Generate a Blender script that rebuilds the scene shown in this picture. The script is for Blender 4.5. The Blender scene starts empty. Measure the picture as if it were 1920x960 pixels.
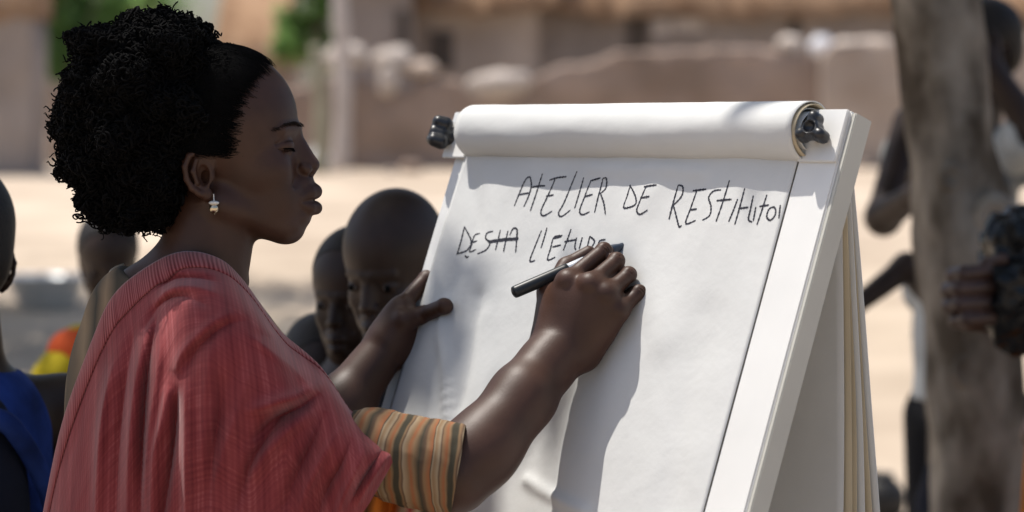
import bpy, bmesh, math, random
import numpy as np
from mathutils import Vector, Matrix, noise

# ------------------------------------------------------------------ camera, sky, sun, exposure
SC = bpy.context.scene
COL = SC.collection
FP = 5600.0                      # focal length in photo pixels (105 mm on a 36 mm, 1920 px frame)
HOR, CZ = 245.0, 1.4             # horizon row and eye height
cam = bpy.data.cameras.new('camera')
cam.lens = 105.0; cam.sensor_width = 36.0; cam.clip_start = 0.05; cam.clip_end = 3000
cam.shift_y = -(480.0 - HOR) / 1920.0
cam.dof.use_dof = True; cam.dof.focus_distance = 3.47; cam.dof.aperture_fstop = 4.2
cam_o = bpy.data.objects.new('camera', cam); COL.objects.link(cam_o)
cam_o.location = (0, 0, CZ); cam_o.rotation_euler = (math.radians(90), 0, 0)
SC.camera = cam_o

SUN = Vector((-0.285, 0.18, 0.94)).normalized()      # towards the sun
world = bpy.data.worlds.new('World'); SC.world = world; world.use_nodes = True
wn = world.node_tree.nodes; wl = world.node_tree.links
sky = wn.new('ShaderNodeTexSky'); sky.sky_type = 'NISHITA'; sky.sun_disc = False
sky.sun_elevation = math.asin(SUN.z); sky.sun_rotation = math.atan2(SUN.x, SUN.y)
sky.dust_density = 3.5; sky.air_density = 1.0
bg = wn['Background']; bg.inputs[1].default_value = 0.13
wl.new(sky.outputs[0], bg.inputs[0])
sun = bpy.data.lights.new('sun', 'SUN'); sun.energy = 4.2; sun.angle = math.radians(0.55); sun.color = (1.0, 0.95, 0.88)
sun_o = bpy.data.objects.new('sun', sun); COL.objects.link(sun_o)
sun_o.rotation_euler = SUN.to_track_quat('Z', 'Y').to_euler(); sun_o.location = (-3, 2, 12)
SC.view_settings.view_transform = 'Standard'; SC.view_settings.look = 'None'
SC.view_settings.exposure = 0.4; SC.view_settings.gamma = 1.0; SC.view_settings.use_curve_mapping = False

# ------------------------------------------------------------------ helpers
rng = np.random.default_rng(7); random.seed(7)
def P(px, py, d): return np.array([(px - 960) / FP * d, d, CZ + (HOR - py) / FP * d])
def smooth01(t): t = max(0.0, min(1.0, t)); return t * t * (3 - 2 * t)

def mesh_np(name, V, Fc, smooth=True):
    V = np.asarray(V, np.float32); Fc = np.asarray(Fc, np.int32)
    me = bpy.data.meshes.new(name); nf, k = Fc.shape
    me.vertices.add(len(V)); me.vertices.foreach_set('co', V.ravel())
    me.loops.add(nf * k); me.loops.foreach_set('vertex_index', Fc.ravel())
    me.polygons.add(nf); me.polygons.foreach_set('loop_start', np.arange(0, nf * k, k, dtype=np.int32))
    me.update(calc_edges=True)
    me.polygons.foreach_set('use_smooth', np.full(nf, smooth))
    return me
def link(name, me, m=None, parent=None):
    o = bpy.data.objects.new(name, me); COL.objects.link(o)
    if m is not None: me.materials.append(m)
    if parent is not None: o.parent = parent
    return o
def tag(o, label=None, cat=None, group=None, kind=None):
    if label: o['label'] = label
    if cat: o['category'] = cat
    if group: o['group'] = group
    if kind: o['kind'] = kind
    return o
def thing(name, label, cat, loc=(0, 0, 0), group=None):
    o = bpy.data.objects.new(name, None); COL.objects.link(o); o.location = loc; o.empty_display_size = 0.1
    return tag(o, label, cat, group)
def part(name, me, m, root):
    """mesh given in world coordinates, parented under root"""
    o = link(name, me, m, root); o.matrix_parent_inverse = Matrix.Translation(-Vector(root.location)) if root.parent is None else Matrix.Identity(4)
    return o
def bm_mesh(name, bm, smooth=False):
    me = bpy.data.meshes.new(name); bmesh.ops.recalc_face_normals(bm, faces=bm.faces[:]); bm.to_mesh(me); bm.free()
    if smooth: me.polygons.foreach_set('use_smooth', np.full(len(me.polygons), True))
    return me
def add_box(bm, o, ax, ay, az, bev=0.0):
    """box from corner-centre o with full-size axis vectors"""
    o, ax, ay, az = (Vector(v) for v in (o, ax, ay, az))
    vs = [bm.verts.new(o + ax * (i - .5) + ay * (j - .5) + az * (k - .5)) for i in (0, 1) for j in (0, 1) for k in (0, 1)]
    fs = []
    for q in ((0, 1, 3, 2), (4, 6, 7, 5), (0, 4, 5, 1), (2, 3, 7, 6), (0, 2, 6, 4), (1, 5, 7, 3)):
        fs.append(bm.faces.new([vs[i] for i in q]))
    if bev:
        es = list({e for f in fs for e in f.edges})
        bmesh.ops.bevel(bm, geom=es, offset=bev, segments=2, affect='EDGES')
def tube(pts, rad, sides=8, cap=True):
    pts = np.asarray(pts, float); n = len(pts)
    rad = np.broadcast_to(np.asarray(rad, float), (n,))
    T = np.gradient(pts, axis=0); T /= np.linalg.norm(T, axis=1, keepdims=True) + 1e-12
    up = np.array([0, 0, 1.0]) if abs(T[0][2]) < .9 else np.array([1.0, 0, 0])
    V = []; a = np.linspace(0, 2 * math.pi, sides, endpoint=False)
    for i in range(n):
        up = up - T[i] * (up @ T[i]); up /= np.linalg.norm(up) + 1e-12
        b = np.cross(T[i], up)
        V.append(pts[i] + rad[i] * (np.cos(a)[:, None] * up + np.sin(a)[:, None] * b))
    V = np.concatenate(V); Fq = []
    for i in range(n - 1):
        for j in range(sides):
            k = (j + 1) % sides; Fq.append((i * sides + j, i * sides + k, (i + 1) * sides + k, (i + 1) * sides + j))
    if cap:
        c0, c1 = len(V), len(V) + 1; V = np.vstack([V, pts[0], pts[-1]])
        for j in range(sides):
            k = (j + 1) % sides
            Fq.append((c0, k, j, c0)); Fq.append((c1, (n - 1) * sides + j, (n - 1) * sides + k, c1))
    return V, Fq
def fix_tris(Fq):  # quads that repeat their first vertex are triangles
    return [f[:3] if f[0] == f[3] else f for f in Fq]
def pyd(name, V, Fq, smooth=True):
    me = bpy.data.meshes.new(name); me.from_pydata([tuple(map(float, v)) for v in V], [], fix_tris([tuple(int(i) for i in f) for f in Fq])); me.update()
    me.polygons.foreach_set('use_smooth', np.full(len(me.polygons), smooth)); return me
def catmull(C, ts):
    """C: (n,...) control values at uniform parameters 0..1"""
    C = np.asarray(C, float); n = len(C); out = []
    for t in ts:
        x = t * (n - 1); i = min(int(x), n - 2); f = x - i
        p0, p1, p2, p3 = C[max(i - 1, 0)], C[i], C[i + 1], C[min(i + 2, n - 1)]
        out.append(.5 * (2 * p1 + (p2 - p0) * f + (2 * p0 - 5 * p1 + 4 * p2 - p3) * f ** 2 + (3 * p1 - p0 - 3 * p2 + p3) * f ** 3))
    return np.array(out)
def grid_faces(nr, nc):
    i = np.arange(nr - 1)[:, None] * nc + np.arange(nc - 1)[None]
    return np.stack([i, i + 1, i + nc + 1, i + nc], -1).reshape(-1, 4)
def set_uv(me, U):
    uv = me.uv_layers.new(name='UVMap'); vi = np.empty(len(me.loops), np.int32); me.loops.foreach_get('vertex_index', vi)
    uv.data.foreach_set('uv', np.asarray(U, np.float32)[vi].ravel())

# ---- signed-distance modelling: smooth blends of tapered capsules and ellipsoids, meshed by surface nets
class Field:
    def __init__(s): s.ops = []
    def cone(s, a, b, ra, rb, k=0.0, op='u'):
        a = np.array(a, float); b = np.array(b, float); ba = b - a; L = ba @ ba + 1e-12
        def fn(x, y, z):
            px, py, pz = x - a[0], y - a[1], z - a[2]
            t = np.clip((px * ba[0] + py * ba[1] + pz * ba[2]) / L, 0, 1)
            return np.sqrt((px - t * ba[0]) ** 2 + (py - t * ba[1]) ** 2 + (pz - t * ba[2]) ** 2) - (ra + (rb - ra) * t)
        s.ops.append((fn, np.minimum(a - ra, b - rb), np.maximum(a + ra, b + rb), k, op)); return s
    def chain(s, pts, rs, k=0.0, k0=None, op='u'):
        for i in range(len(pts) - 1): s.cone(pts[i], pts[i + 1], rs[i], rs[i + 1], (k if i or k0 is None else k0), op)
        return s
    def ell(s, c, r, k=0.0, op='u', rot=None):
        c = np.array(c, float); r = np.array(r, float); R = None if rot is None else np.array(Matrix.Rotation(rot[0], 3, rot[1])).T
        m = r if rot is None else np.full(3, r.max())
        def fn(x, y, z):
            x, y, z = x - c[0], y - c[1], z - c[2]
            if R is not None: x, y, z = (R[0, 0] * x + R[0, 1] * y + R[0, 2] * z, R[1, 0] * x + R[1, 1] * y + R[1, 2] * z, R[2, 0] * x + R[2, 1] * y + R[2, 2] * z)
            k0 = np.sqrt((x / r[0]) ** 2 + (y / r[1]) ** 2 + (z / r[2]) ** 2); k1 = np.sqrt((x / r[0] ** 2) ** 2 + (y / r[1] ** 2) ** 2 + (z / r[2] ** 2) ** 2) + 1e-9
            return k0 * (k0 - 1) / k1
        s.ops.append((fn, c - m, c + m, k, op)); return s
    def func(s, fn, lo, hi, k=0.0, op='u'):
        s.ops.append((fn, np.array(lo, float), np.array(hi, float), k, op)); return s
    def mesh(s, h, lo=None, hi=None, smooth=1):
        ub = [o for o in s.ops if o[4] == 'u']
        l = np.min([o[1] - o[3] for o in ub], 0) - 3 * h; u = np.max([o[2] + o[3] for o in ub], 0) + 3 * h
        if lo is not None: l = np.maximum(l, lo)
        if hi is not None: u = np.minimum(u, hi)
        n = np.ceil((u - l) / h).astype(int) + 1
        ax = [(l[i] + h * np.arange(n[i])).astype(np.float32) for i in range(3)]
        BIG = 25 * h; F = np.full(n, BIG, np.float32)
        for fn, a, b, k, op in s.ops:
            m = k + 5 * h
            i0 = np.clip(np.floor((a - m - l) / h).astype(int), 0, n); i1 = np.clip(np.ceil((b + m - l) / h).astype(int) + 1, 0, n)
            if (i1 <= i0).any(): continue
            sl = tuple(slice(i0[i], i1[i]) for i in range(3))
            d = fn(ax[0][sl[0]][:, None, None], ax[1][sl[1]][None, :, None], ax[2][sl[2]][None, None, :])
            A = F[sl]
            if op == 'u':
                if k > 0:
                    t = np.clip(.5 + .5 * (A - d) / k, 0, 1); r = A + (d - A) * t - k * t * (1 - t)
                else: r = np.minimum(A, d)
            else:
                e = -d if op == 's' else d
                if k > 0:
                    t = np.clip(.5 - .5 * (A - e) / k, 0, 1); r = A + (e - A) * t + k * t * (1 - t)
                else: r = np.maximum(A, e)
            F[sl] = np.minimum(r, BIG)
        return nets(F, l, h, smooth)
def nets(F, org, h, smooth=1):
    S = F < 0; nx, ny, nz = F.shape
    c = np.zeros((nx - 1, ny - 1, nz - 1), np.int8)
    for i in (0, 1):
        for j in (0, 1):
            for k in (0, 1): c += S[i:nx - 1 + i, j:ny - 1 + j, k:nz - 1 + k]
    I = np.argwhere((c > 0) & (c < 8)); idx = np.full(c.shape, -1, np.int32); idx[I[:, 0], I[:, 1], I[:, 2]] = np.arange(len(I))
    acc = np.zeros((len(I), 3)); cnt = np.zeros(len(I)); g = lambda o: F[I[:, 0] + o[0], I[:, 1] + o[1], I[:, 2] + o[2]]
    for ax in range(3):
        for p in (0, 1):
            for q in (0, 1):
                o0 = [0, 0, 0]; o0[(ax + 1) % 3] = p; o0[(ax + 2) % 3] = q; o1 = list(o0); o1[ax] = 1
                a, b = g(o0), g(o1); m = (a < 0) != (b < 0); t = np.where(m, a / np.where(m, a - b, 1), 0)
                pos = np.tile(np.array(o0, float), (len(I), 1)); pos[:, ax] = t
                acc[m] += pos[m]; cnt[m] += 1
    V = (I + acc / cnt[:, None]) * h + org; Q = []
    for ax in range(3):
        b, cc = (ax + 1) % 3, (ax + 2) % 3
        s0 = [slice(None)] * 3; s1 = [slice(None)] * 3; s0[ax] = slice(0, -1); s1[ax] = slice(1, None)
        A, B = S[tuple(s0)], S[tuple(s1)]; E = np.argwhere(A != B)
        E = E[(E[:, b] > 0) & (E[:, cc] > 0) & (E[:, b] < F.shape[b] - 1) & (E[:, cc] < F.shape[cc] - 1)]
        def gi(db, dc):
            e = E.copy(); e[:, b] += db; e[:, cc] += dc; return idx[e[:, 0], e[:, 1], e[:, 2]]
        q = np.stack([gi(-1, -1), gi(0, -1), gi(0, 0), gi(-1, 0)], 1); fl = ~A[E[:, 0], E[:, 1], E[:, 2]]
        q[fl] = q[fl][:, ::-1]; Q.append(q)
    Q = np.concatenate(Q); Q = Q[(Q >= 0).all(1)]
    for _ in range(smooth):
        s = np.zeros_like(V); w = np.zeros(len(V))
        for a, b in ((0, 1), (1, 2), (2, 3), (3, 0)):
            for u, v in ((a, b), (b, a)):
                for d in range(3): s[:, d] += np.bincount(Q[:, u], V[Q[:, v], d], len(V))
                w += np.bincount(Q[:, u], minlength=len(V))
        V = np.where(w[:, None] > 0, .5 * V + .5 * s / np.maximum(w, 1)[:, None], V)
    return V, Q
def join(parts):
    V, Q, o = [], [], 0
    for v, q in parts: V.append(v); Q.append(q + o); o += len(v)
    return np.concatenate(V), np.concatenate(Q)

# ------------------------------------------------------------------ materials
MATS = {}
def mat(name, col, rough=0.7, var=0.12, scale=8.0, bump=0.0, bscale=40.0, spec=0.4, col2=None, metal=0.0, sss=0.0, sheen=0.0, stretch=None, detail=4.0, ramp=(.32, .68)):
    if name in MATS: return MATS[name]
    m = bpy.data.materials.new(name); m.use_nodes = True; N = m.node_tree.nodes; L = m.node_tree.links
    b = N['Principled BSDF']; b.inputs['Roughness'].default_value = rough; b.inputs['Specular IOR Level'].default_value = spec
    b.inputs['Metallic'].default_value = metal
    if sheen: b.inputs['Sheen Weight'].default_value = sheen
    tc = N.new('ShaderNodeTexCoord'); mp = N.new('ShaderNodeMapping'); L.new(tc.outputs['Object'], mp.inputs[0])
    if stretch: mp.inputs['Scale'].default_value = stretch
    nz = N.new('ShaderNodeTexNoise'); nz.inputs['Scale'].default_value = scale; nz.inputs['Detail'].default_value = detail; L.new(mp.outputs[0], nz.inputs['Vector'])
    rp = N.new('ShaderNodeValToRGB'); L.new(nz.outputs[0], rp.inputs[0])
    c2 = col2 if col2 else tuple(min(1, c * (1 + var)) for c in col); c1 = col if col2 else tuple(c * (1 - var) for c in col)
    rp.color_ramp.elements[0].position = ramp[0]; rp.color_ramp.elements[1].position = ramp[1]
    rp.color_ramp.elements[0].color = (*c1, 1); rp.color_ramp.elements[1].color = (*c2, 1)
    L.new(rp.outputs[0], b.inputs['Base Color'])
    if bump:
        n2 = N.new('ShaderNodeTexNoise'); n2.inputs['Scale'].default_value = bscale; n2.inputs['Detail'].default_value = 5; L.new(mp.outputs[0], n2.inputs['Vector'])
        bp = N.new('ShaderNodeBump'); bp.inputs['Strength'].default_value = bump; bp.inputs['Distance'].default_value = .01
        L.new(n2.outputs[0], bp.inputs['Height']); L.new(bp.outputs[0], b.inputs['Normal'])
    MATS[name] = m; return m
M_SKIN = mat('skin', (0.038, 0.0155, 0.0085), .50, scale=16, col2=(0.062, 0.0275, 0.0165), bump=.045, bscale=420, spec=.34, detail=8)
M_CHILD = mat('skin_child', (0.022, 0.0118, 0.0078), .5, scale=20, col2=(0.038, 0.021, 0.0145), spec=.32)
M_HAIR = mat('hair_black', (0.0032, 0.003, 0.003), .85, spec=.07)
M_WHITE = mat('painted_metal_white', (0.72, 0.715, 0.69), .45, .04, spec=.5)
M_EDGE = mat('frame_edge_grey', (0.48, 0.47, 0.42), .5, .05, spec=.4)
M_BLACKPL = mat('black_plastic', (0.014, 0.015, 0.018), .38, .2, scale=60, spec=.5)
M_PAPER = mat('paper_white', (0.60, 0.603, 0.588), .75, .04, scale=9, bump=.06, bscale=60, spec=.2)
M_CREAM = mat('paper_cream', (0.50, 0.42, 0.29), .8, .1, scale=6, spec=.2)
M_INK = mat('ink_black', (0.03, 0.03, 0.04), .6, .3, scale=200, spec=.2)

# ------------------------------------------------------------------ ground
def gz(x, y):
    z = 1.0 * max(0.0, (y - 7.0) / 23.0) if y < 30 else 1.0 + .15 * (1 - math.exp(-(y - 30) / 20.0))
    return z + (.03 * noise.noise(Vector((x * .5, y * .5, 0))) if y > 9 else 0)
def ground_on(px, py):
    lo, hi = 6.0, 200.0
    for _ in range(60):
        d = (lo + hi) / 2; p = P(px, py, d)
        if p[2] > gz(p[0], p[1]): lo = d
        else: hi = d
    return P(px, py, lo)
# ------------------------------------------------------------------ flip chart: its plane
th, ln = math.radians(50), math.radians(21)
BU = np.array([math.cos(th), -math.sin(th), 0]); BH = np.array([-math.sin(th), -math.cos(th), 0])
BD = np.array([BH[0] * math.sin(ln), BH[1] * math.sin(ln), -math.cos(ln)])
BN = np.cross(BU, BD); BN = BN if BN[1] < 0 else -BN
BO = P(1235, 300, 3.53)
def bp(u, d, n=0.0): return BO + BU * u + BD * d + BN * n
def on_board(px, py, off=0.0):
    c = np.array([0, 0, CZ]); r = P(px, py, 1.0) - c
    return c + r * (((BO + BN * off - c) @ BN) / (r @ BN))
def board_uv(px, py):
    w = on_board(px, py) - BO; return w @ BU, w @ BD
# ------------------------------------------------------------------ the place: ground, walls, huts, trees
M_SAND = mat('sand', (0.31, 0.25, 0.19), .95, scale=.8, col2=(0.50, 0.415, 0.325), bump=.35, bscale=7, spec=.1, detail=8)
M_MUD = mat('mud_wall', (0.235, 0.175, 0.138), .95, scale=1.8, col2=(0.36, 0.275, 0.225), bump=.6, bscale=6, spec=.08, detail=8)
M_MUDL = mat('mud_wall_pale', (0.34, 0.27, 0.22), .95, scale=1.7, col2=(0.48, 0.395, 0.33), bump=.5, bscale=6, spec=.08, detail=8)
M_MUDG = mat('mud_wall_grey', (0.25, 0.21, 0.185), .95, scale=1.2, col2=(0.36, 0.305, 0.27), bump=.4, bscale=6, spec=.08, detail=8)
M_PLASTER = mat('plaster_pale', (0.52, 0.46, 0.42), .9, .1, scale=2, bump=.3, bscale=8, spec=.1)
M_THATCH = mat('thatch', (0.22, 0.132, 0.078), .95, scale=3, col2=(0.35, 0.228, 0.142), bump=.9, bscale=14, spec=.05, stretch=(1, 1, .25), detail=8)
M_DARK = mat('opening_shade', (0.09, 0.072, 0.06), .9)  # solid dark brown painting the shade inside doors and windows
M_BARK = mat('bark', (0.085, 0.066, 0.048), .92, scale=8, col2=(0.34, 0.29, 0.235), bump=1.0, bscale=22, spec=.15, stretch=(1, 1, .6), detail=9, ramp=(.40, .62))
def leaf_mat(name, c1, c2, tl=.3):
    m = mat(name, c1, .55, scale=3.0, col2=c2, spec=.3); N = m.node_tree.nodes; L = m.node_tree.links; b = N['Principled BSDF']
    tr = N.new('ShaderNodeBsdfTranslucent'); mx = N.new('ShaderNodeMixShader'); mx.inputs[0].default_value = tl; src = b.inputs['Base Color'].links[0].from_socket
    L.new(src, tr.inputs[0]); L.new(b.outputs[0], mx.inputs[1]); L.new(tr.outputs[0], mx.inputs[2]); L.new(mx.outputs[0], N['Material Output'].inputs[0]); return m
M_LEAF = leaf_mat('leaf_green', (0.030, 0.070, 0.018), (0.075, 0.140, 0.040))
M_LEAFB = leaf_mat('leaf_bright', (0.14, 0.27, 0.07), (0.23, 0.37, 0.14), .6)

xs = np.concatenate([-np.geomspace(400, 8, 26), np.linspace(-7.5, 7.5, 121), np.geomspace(8, 400, 26)]); ys = np.concatenate([np.linspace(-60, 2, 12), np.linspace(2.5, 45, 240), np.geomspace(46, 1500, 30)])
V = []
for y in ys:
    for x in xs:
        z = gz(x, y)
        if 8 < y < 45 and abs(x) < 8: z += .012 * noise.noise(Vector((x * 3, y * 3, 2))) + .02 * noise.noise(Vector((x * .9, y * .9, 7)))
        V.append((x, y, z))
g = link('ground', mesh_np('ground', V, grid_faces(len(ys), len(xs))), M_SAND); tag(g, kind='structure')

def rough_wall(name, label, cat, x0, x1, y, h_fn, m, thick=.3, slope=0.0, seed=0, parent=None, z0=None, nx=90, nz=14, group=None):
    """hand-built mud wall with an uneven crest: front, top and back as one closed sheet"""
    V = []; xs_ = np.linspace(x0, x1, nx)
    prof = [(0, -.02), *[(0, t) for t in np.linspace(.05, 1, nz)], (.5, 1.02), *[(1, t) for t in np.linspace(1, -.02, 6)]]
    for s, t in prof:
        for x in xs_:
            yy = y + slope * (x - x0); zb = gz(x, yy) if z0 is None else z0; h = h_fn((x - x0) / (x1 - x0), x)
            j = .035 * noise.noise(Vector((x * 2.3, t * h * 3, seed))) + .02 * noise.noise(Vector((x * 7, t * h * 8, seed + 3)))
            V.append((x, yy + thick * s + j * (1 if s < .5 else -1), zb + h * t + (.03 * noise.noise(Vector((x * 6, seed, 1))) if t > .9 else 0)))
    n0 = len(prof); Fq = [tuple(q) for q in grid_faces(n0, nx)]; Fq.append(tuple(i * nx for i in range(n0))); Fq.append(tuple(i * nx + nx - 1 for i in range(n0 - 1, -1, -1)))
    me = bpy.data.meshes.new(name); me.from_pydata(V, [], [tuple(int(i) for i in f_) for f_ in Fq]); me.update(); me.polygons.foreach_set('use_smooth', np.full(len(me.polygons), True))
    if parent is not None: return part(name, me, m, parent)
    o = link(name, me, m); tag(o, label, cat, group); return o
def X(px, d): return (px - 960) / FP * d
def Zp(py, d): return CZ + (HOR - py) / FP * d

# compound wall in front of the huts, with crumbled crest
D = 31.0
def crest(pts):
    pts = [(X(a, D), Zp(b, D)) for a, b in pts]
    def f_(t, x):
        z = np.interp(x, [p[0] for p in pts], [p[1] for p in pts]); return max(.2, z - gz(x, D))
    return f_
rough_wall('compound_wall', 'long low mud wall with crumbled crest running behind the flip chart', 'wall', X(622, D), X(1535, D), D,
           crest([(600, 150), (640, 142), (690, 150), (700, 168), (760, 172), (800, 148), (860, 150), (880, 176), (990, 176), (1002, 150), (1040, 128), (1100, 122), (1160, 100), (1400, 92), (1500, 100), (1540, 108)]), M_MUD, seed=1, nx=160)
rough_wall('wall_stub', 'pale end of mud wall beside the tree trunk', 'wall', X(1536, D), X(2060, D), D - .25,
           crest([(1530, 112), (1560, 84), (1640, 78), (1700, 84), (1800, 70), (2060, 66)]), M_MUDL, seed=5, thick=.5)
# rubble and stones lying on the crest; first lump paints its sunlit top
def boulder(px, py, d, w, h, label, m, seed, name='stone', cat='stone', group=None, dep=None):
    f = Field(); c = P(px, py, d); f.ell(c, (w, dep or w * .8, h)); v, q = f.mesh(max(w, h) / 12)
    v = v + np.array([[noise.noise(Vector((*(p_ * (1.2 / w)), seed + k)[:3])) * w * .22 for k in range(3)] for p_ in v])
    o = link(name, mesh_np(name, v - c, q), m); o.location = c; return tag(o, label, cat, group)
M_STONE = mat('stone_pale', (0.48, 0.42, 0.37), .9, .12, scale=5, bump=.5, bscale=20, spec=.1)
for i, (px, py, w, h, lb) in enumerate([(735, 112, .22, .13, 'pale lump painting the sunlit top of the wall beside the light streak'), (650, 106, .22, .16, 'rounded pale stone on the mud wall beside the tall pale post'),
        (938, 158, .36, .15, 'broad pale clay slab sunk into the notch of the mud wall'), (790, 130, .20, .10, 'small pinkish lump on the crest beside the notch'), (1480, 84, .15, .10, 'pale clay lump on the wall beside the white pot'),
        (1612, 100, .38, .16, 'wide pale pinkish stone on the pale wall end')]):
    boulder(px, py, D + .12, w, h, lb, M_STONE if i != 3 else M_MUDL, i, group=None)
boulder(728, 150, D - .05, .11, .17, 'tall pale patch standing for the light streak down the front of the mud wall', M_STONE, 14, 'streak_patch', 'light_streak', dep=.08)  # pale lump put in as the light streak on the wall
# loose stones and clods on the open sand before the wall
for i in range(26):
    px_, py_ = rng.uniform(630, 1700), rng.uniform(288, 318); px_ = px_ if i % 3 else rng.uniform(0, 620); q = ground_on(px_, py_ + 10); w_ = rng.uniform(.04, .13)
    f = Field(); f.ell((0, 0, w_ * .35), (w_, w_ * .8, w_ * .6)); v, qq = f.mesh(w_ / 5); v = v + np.array([[noise.noise(Vector((*(p_ / w_ * .9), )) + Vector((i, k * 5, 0))) * w_ * .3 for k in range(3)] for p_ in v])
    o = link('stone', mesh_np('stone', v, qq), (M_STONE, M_MUD, M_MUDL)[i % 3]); o.location = q; tag(o, 'small stone or clod lying on the sand before the mud walls', 'stone', 'stones on the sand')
# white pots
def pot(c, r, m, label, name='clay_pot', cat='pot', ratio=1.0):
    prof = [(0, 0), (.62, .0), (.9, .3), (1.0, .7), (.93, 1.1), (.62, 1.45), (.5, 1.55), (.56, 1.7), (.50, 1.7), (.42, 1.5), (0, 1.4)]
    V, Q = [], []; n_ = 28
    for a_, z_ in prof:
        for j in range(n_): V.append((a_ * r * math.cos(j * 2 * math.pi / n_), a_ * r * math.sin(j * 2 * math.pi / n_), z_ * r * ratio))
    for i in range(len(prof) - 1):
        for j in range(n_): Q.append((i * n_ + j, i * n_ + (j + 1) % n_, (i + 1) * n_ + (j + 1) % n_, (i + 1) * n_ + j))
    o = link(name, pyd(name, V, Q), m); o.location = c; return tag(o, label, cat)
M_POT = mat('pot_white', (.72, .72, .74), .5, .05); M_ROUNDK = mat('round_shape_black', (.015, .014, .014), .6, .2)
z_ = P(1543, 106, D - .05); pot((z_[0], D + .05, z_[2]), .135, M_POT, 'white enamel pot standing on the end of the long mud wall')
pot(tuple(ground_on(598, 322)), .13, M_POT, 'white bucket standing on the sand beside the short olive post', 'bucket', 'bucket', 1.15)
q = ground_on(1648, 962); pot((q[0], q[1], q[2] - .02), .09, M_ROUNDK, 'unidentified round black shape on the ground behind the easel', 'dark_round_shape', 'pot')  # dark rounded shape of unknown kind, modelled with the pot profile

# huts behind the wall: mud walls, thatched eaves
def thatch(name, x0, x1, y, zlo, zhi, depth, root, sag=.06, seed=0, drop=.14, nx=90):
    V = []; prof = [(0, -drop), (0.0, 0.0), (.25, .33), (.5, .62), (.8, .9), (1.0, 1.0), (1.2, .9), (1.5, .62), (2.0, 0.0), (2.0, -drop)]
    for s, t in prof:
        for x in np.linspace(x0, x1, nx):
            rag = .05 * noise.noise(Vector((x * 9, seed, 0))) + .09 * noise.noise(Vector((x * 1.3, seed, 5)))
            zz = zlo + (zhi - zlo) * max(t, 0) + (t if t < 0 else 0) * (1 + 2 * rag) + rag * (1 - max(t, 0)) - sag * math.sin((x - x0) / (x1 - x0) * math.pi) + .03 * noise.noise(Vector((x * 4, s * 5, seed)))
            V.append((x, y + depth * s + .05 * noise.noise(Vector((x * 5, t * 6, seed + 2))), zz))
    n0 = len(prof); Fq = [tuple(int(i) for i in q_) for q_ in grid_faces(n0, nx)] + [tuple(i * nx for i in range(n0)), tuple(i * nx + nx - 1 for i in range(n0 - 1, -1, -1))]
    me = bpy.data.meshes.new(name); me.from_pydata(V, [], Fq); me.update(); me.polygons.foreach_set('use_smooth', np.full(len(me.polygons), True)); return part(name, me, M_THATCH, root)
def box_part(name, x0, x1, y0, y1, z0, z1, m, root, bev=.02):
    bm = bmesh.new(); add_box(bm, ((x0 + x1) / 2, (y0 + y1) / 2, (z0 + z1) / 2), (x1 - x0, 0, 0), (0, y1 - y0, 0), (0, 0, z1 - z0), bev); return part(name, bm_mesh(name, bm), m, root)
def hut(label, px0, px1, d, py_eave, rise, m, openings=(), depth=3.2, over=.25, seed=0, name='mud_hut', roof=True):
    x0, x1 = X(px0, d), X(px1, d); zb = gz((x0 + x1) / 2, d) - .05; ze = Zp(py_eave, d)
    r = thing(name, label, 'hut', ((x0 + x1) / 2, d + depth / 2, zb + .05))
    rough_wall('wall', None, None, x0, x1, d, lambda t, x: ze - zb + .05, m, thick=depth, seed=seed, parent=r, z0=zb)
    if roof: thatch('thatched_roof', x0 - over, x1 + over, d - over, ze, ze + rise, depth / 2 + over, r, seed=seed)
    for k, (a_, b_, c_, e_, nm) in enumerate(openings):
        box_part(nm, X(a_, d), X(b_, d), d - .045, d + .05, Zp(e_, d), Zp(c_, d), M_DARK if nm != 'shutter' else M_PLASTER, r, .005)
    return r
hut('long mud hut under a brown thatched eave behind the compound wall', 1000, 1690, 36, 2, 1.3, M_MUDG, [(1178, 1215, 34, 96, 'doorway'), (1222, 1258, 36, 66, 'shutter'), (1262, 1318, 32, 60, 'shutter'), (1480, 1500, 30, 90, 'window')], seed=3)
hut('mud hut with sagging thatch and pale corner posts', 764, 1010, 35, -6, 1.2, M_MUDL, [(806, 850, 60, 130, 'doorway')], seed=8)
hut('grey mauve mud house without thatch in view beside the green tree', 652, 770, 34, -60, .9, M_MUDG, [(744, 764, 20, 90, 'window')], seed=11)
hut('grey mud house with brown thatched eave at the back of the yard, beside leafy tree', -260, 58, 29, 6, .7, M_MUDG, [(-120, -60, 60, 300, 'doorway')], seed=13, over=.04, depth=1.0)
hut('small hut topped with a tall orange brown thatch behind the woman', 408, 530, 40, 100, 1.0, M_MUD, [(440, 470, 140, 250, 'doorway')], seed=17, over=.06)
hut('cream mud hut seen beyond the curls under the green tree', 100, 240, 46, 110, 1.1, M_MUDL, [(150, 175, 150, 250, 'doorway')], seed=19)
hut('mud hut far behind the person by the tree trunk', 1790, 2200, 38, 30, 1.2, M_MUDG, [(1960, 2000, 80, 240, 'doorway')], seed=23)
# low back wall between the houses on the left
rough_wall('back_wall', 'low brown mud wall behind the woman between the huts', 'wall', X(90, 33), X(625, 33), 33, lambda t, x: .95 + .12 * math.sin(x * 3), M_MUD, seed=31)
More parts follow.
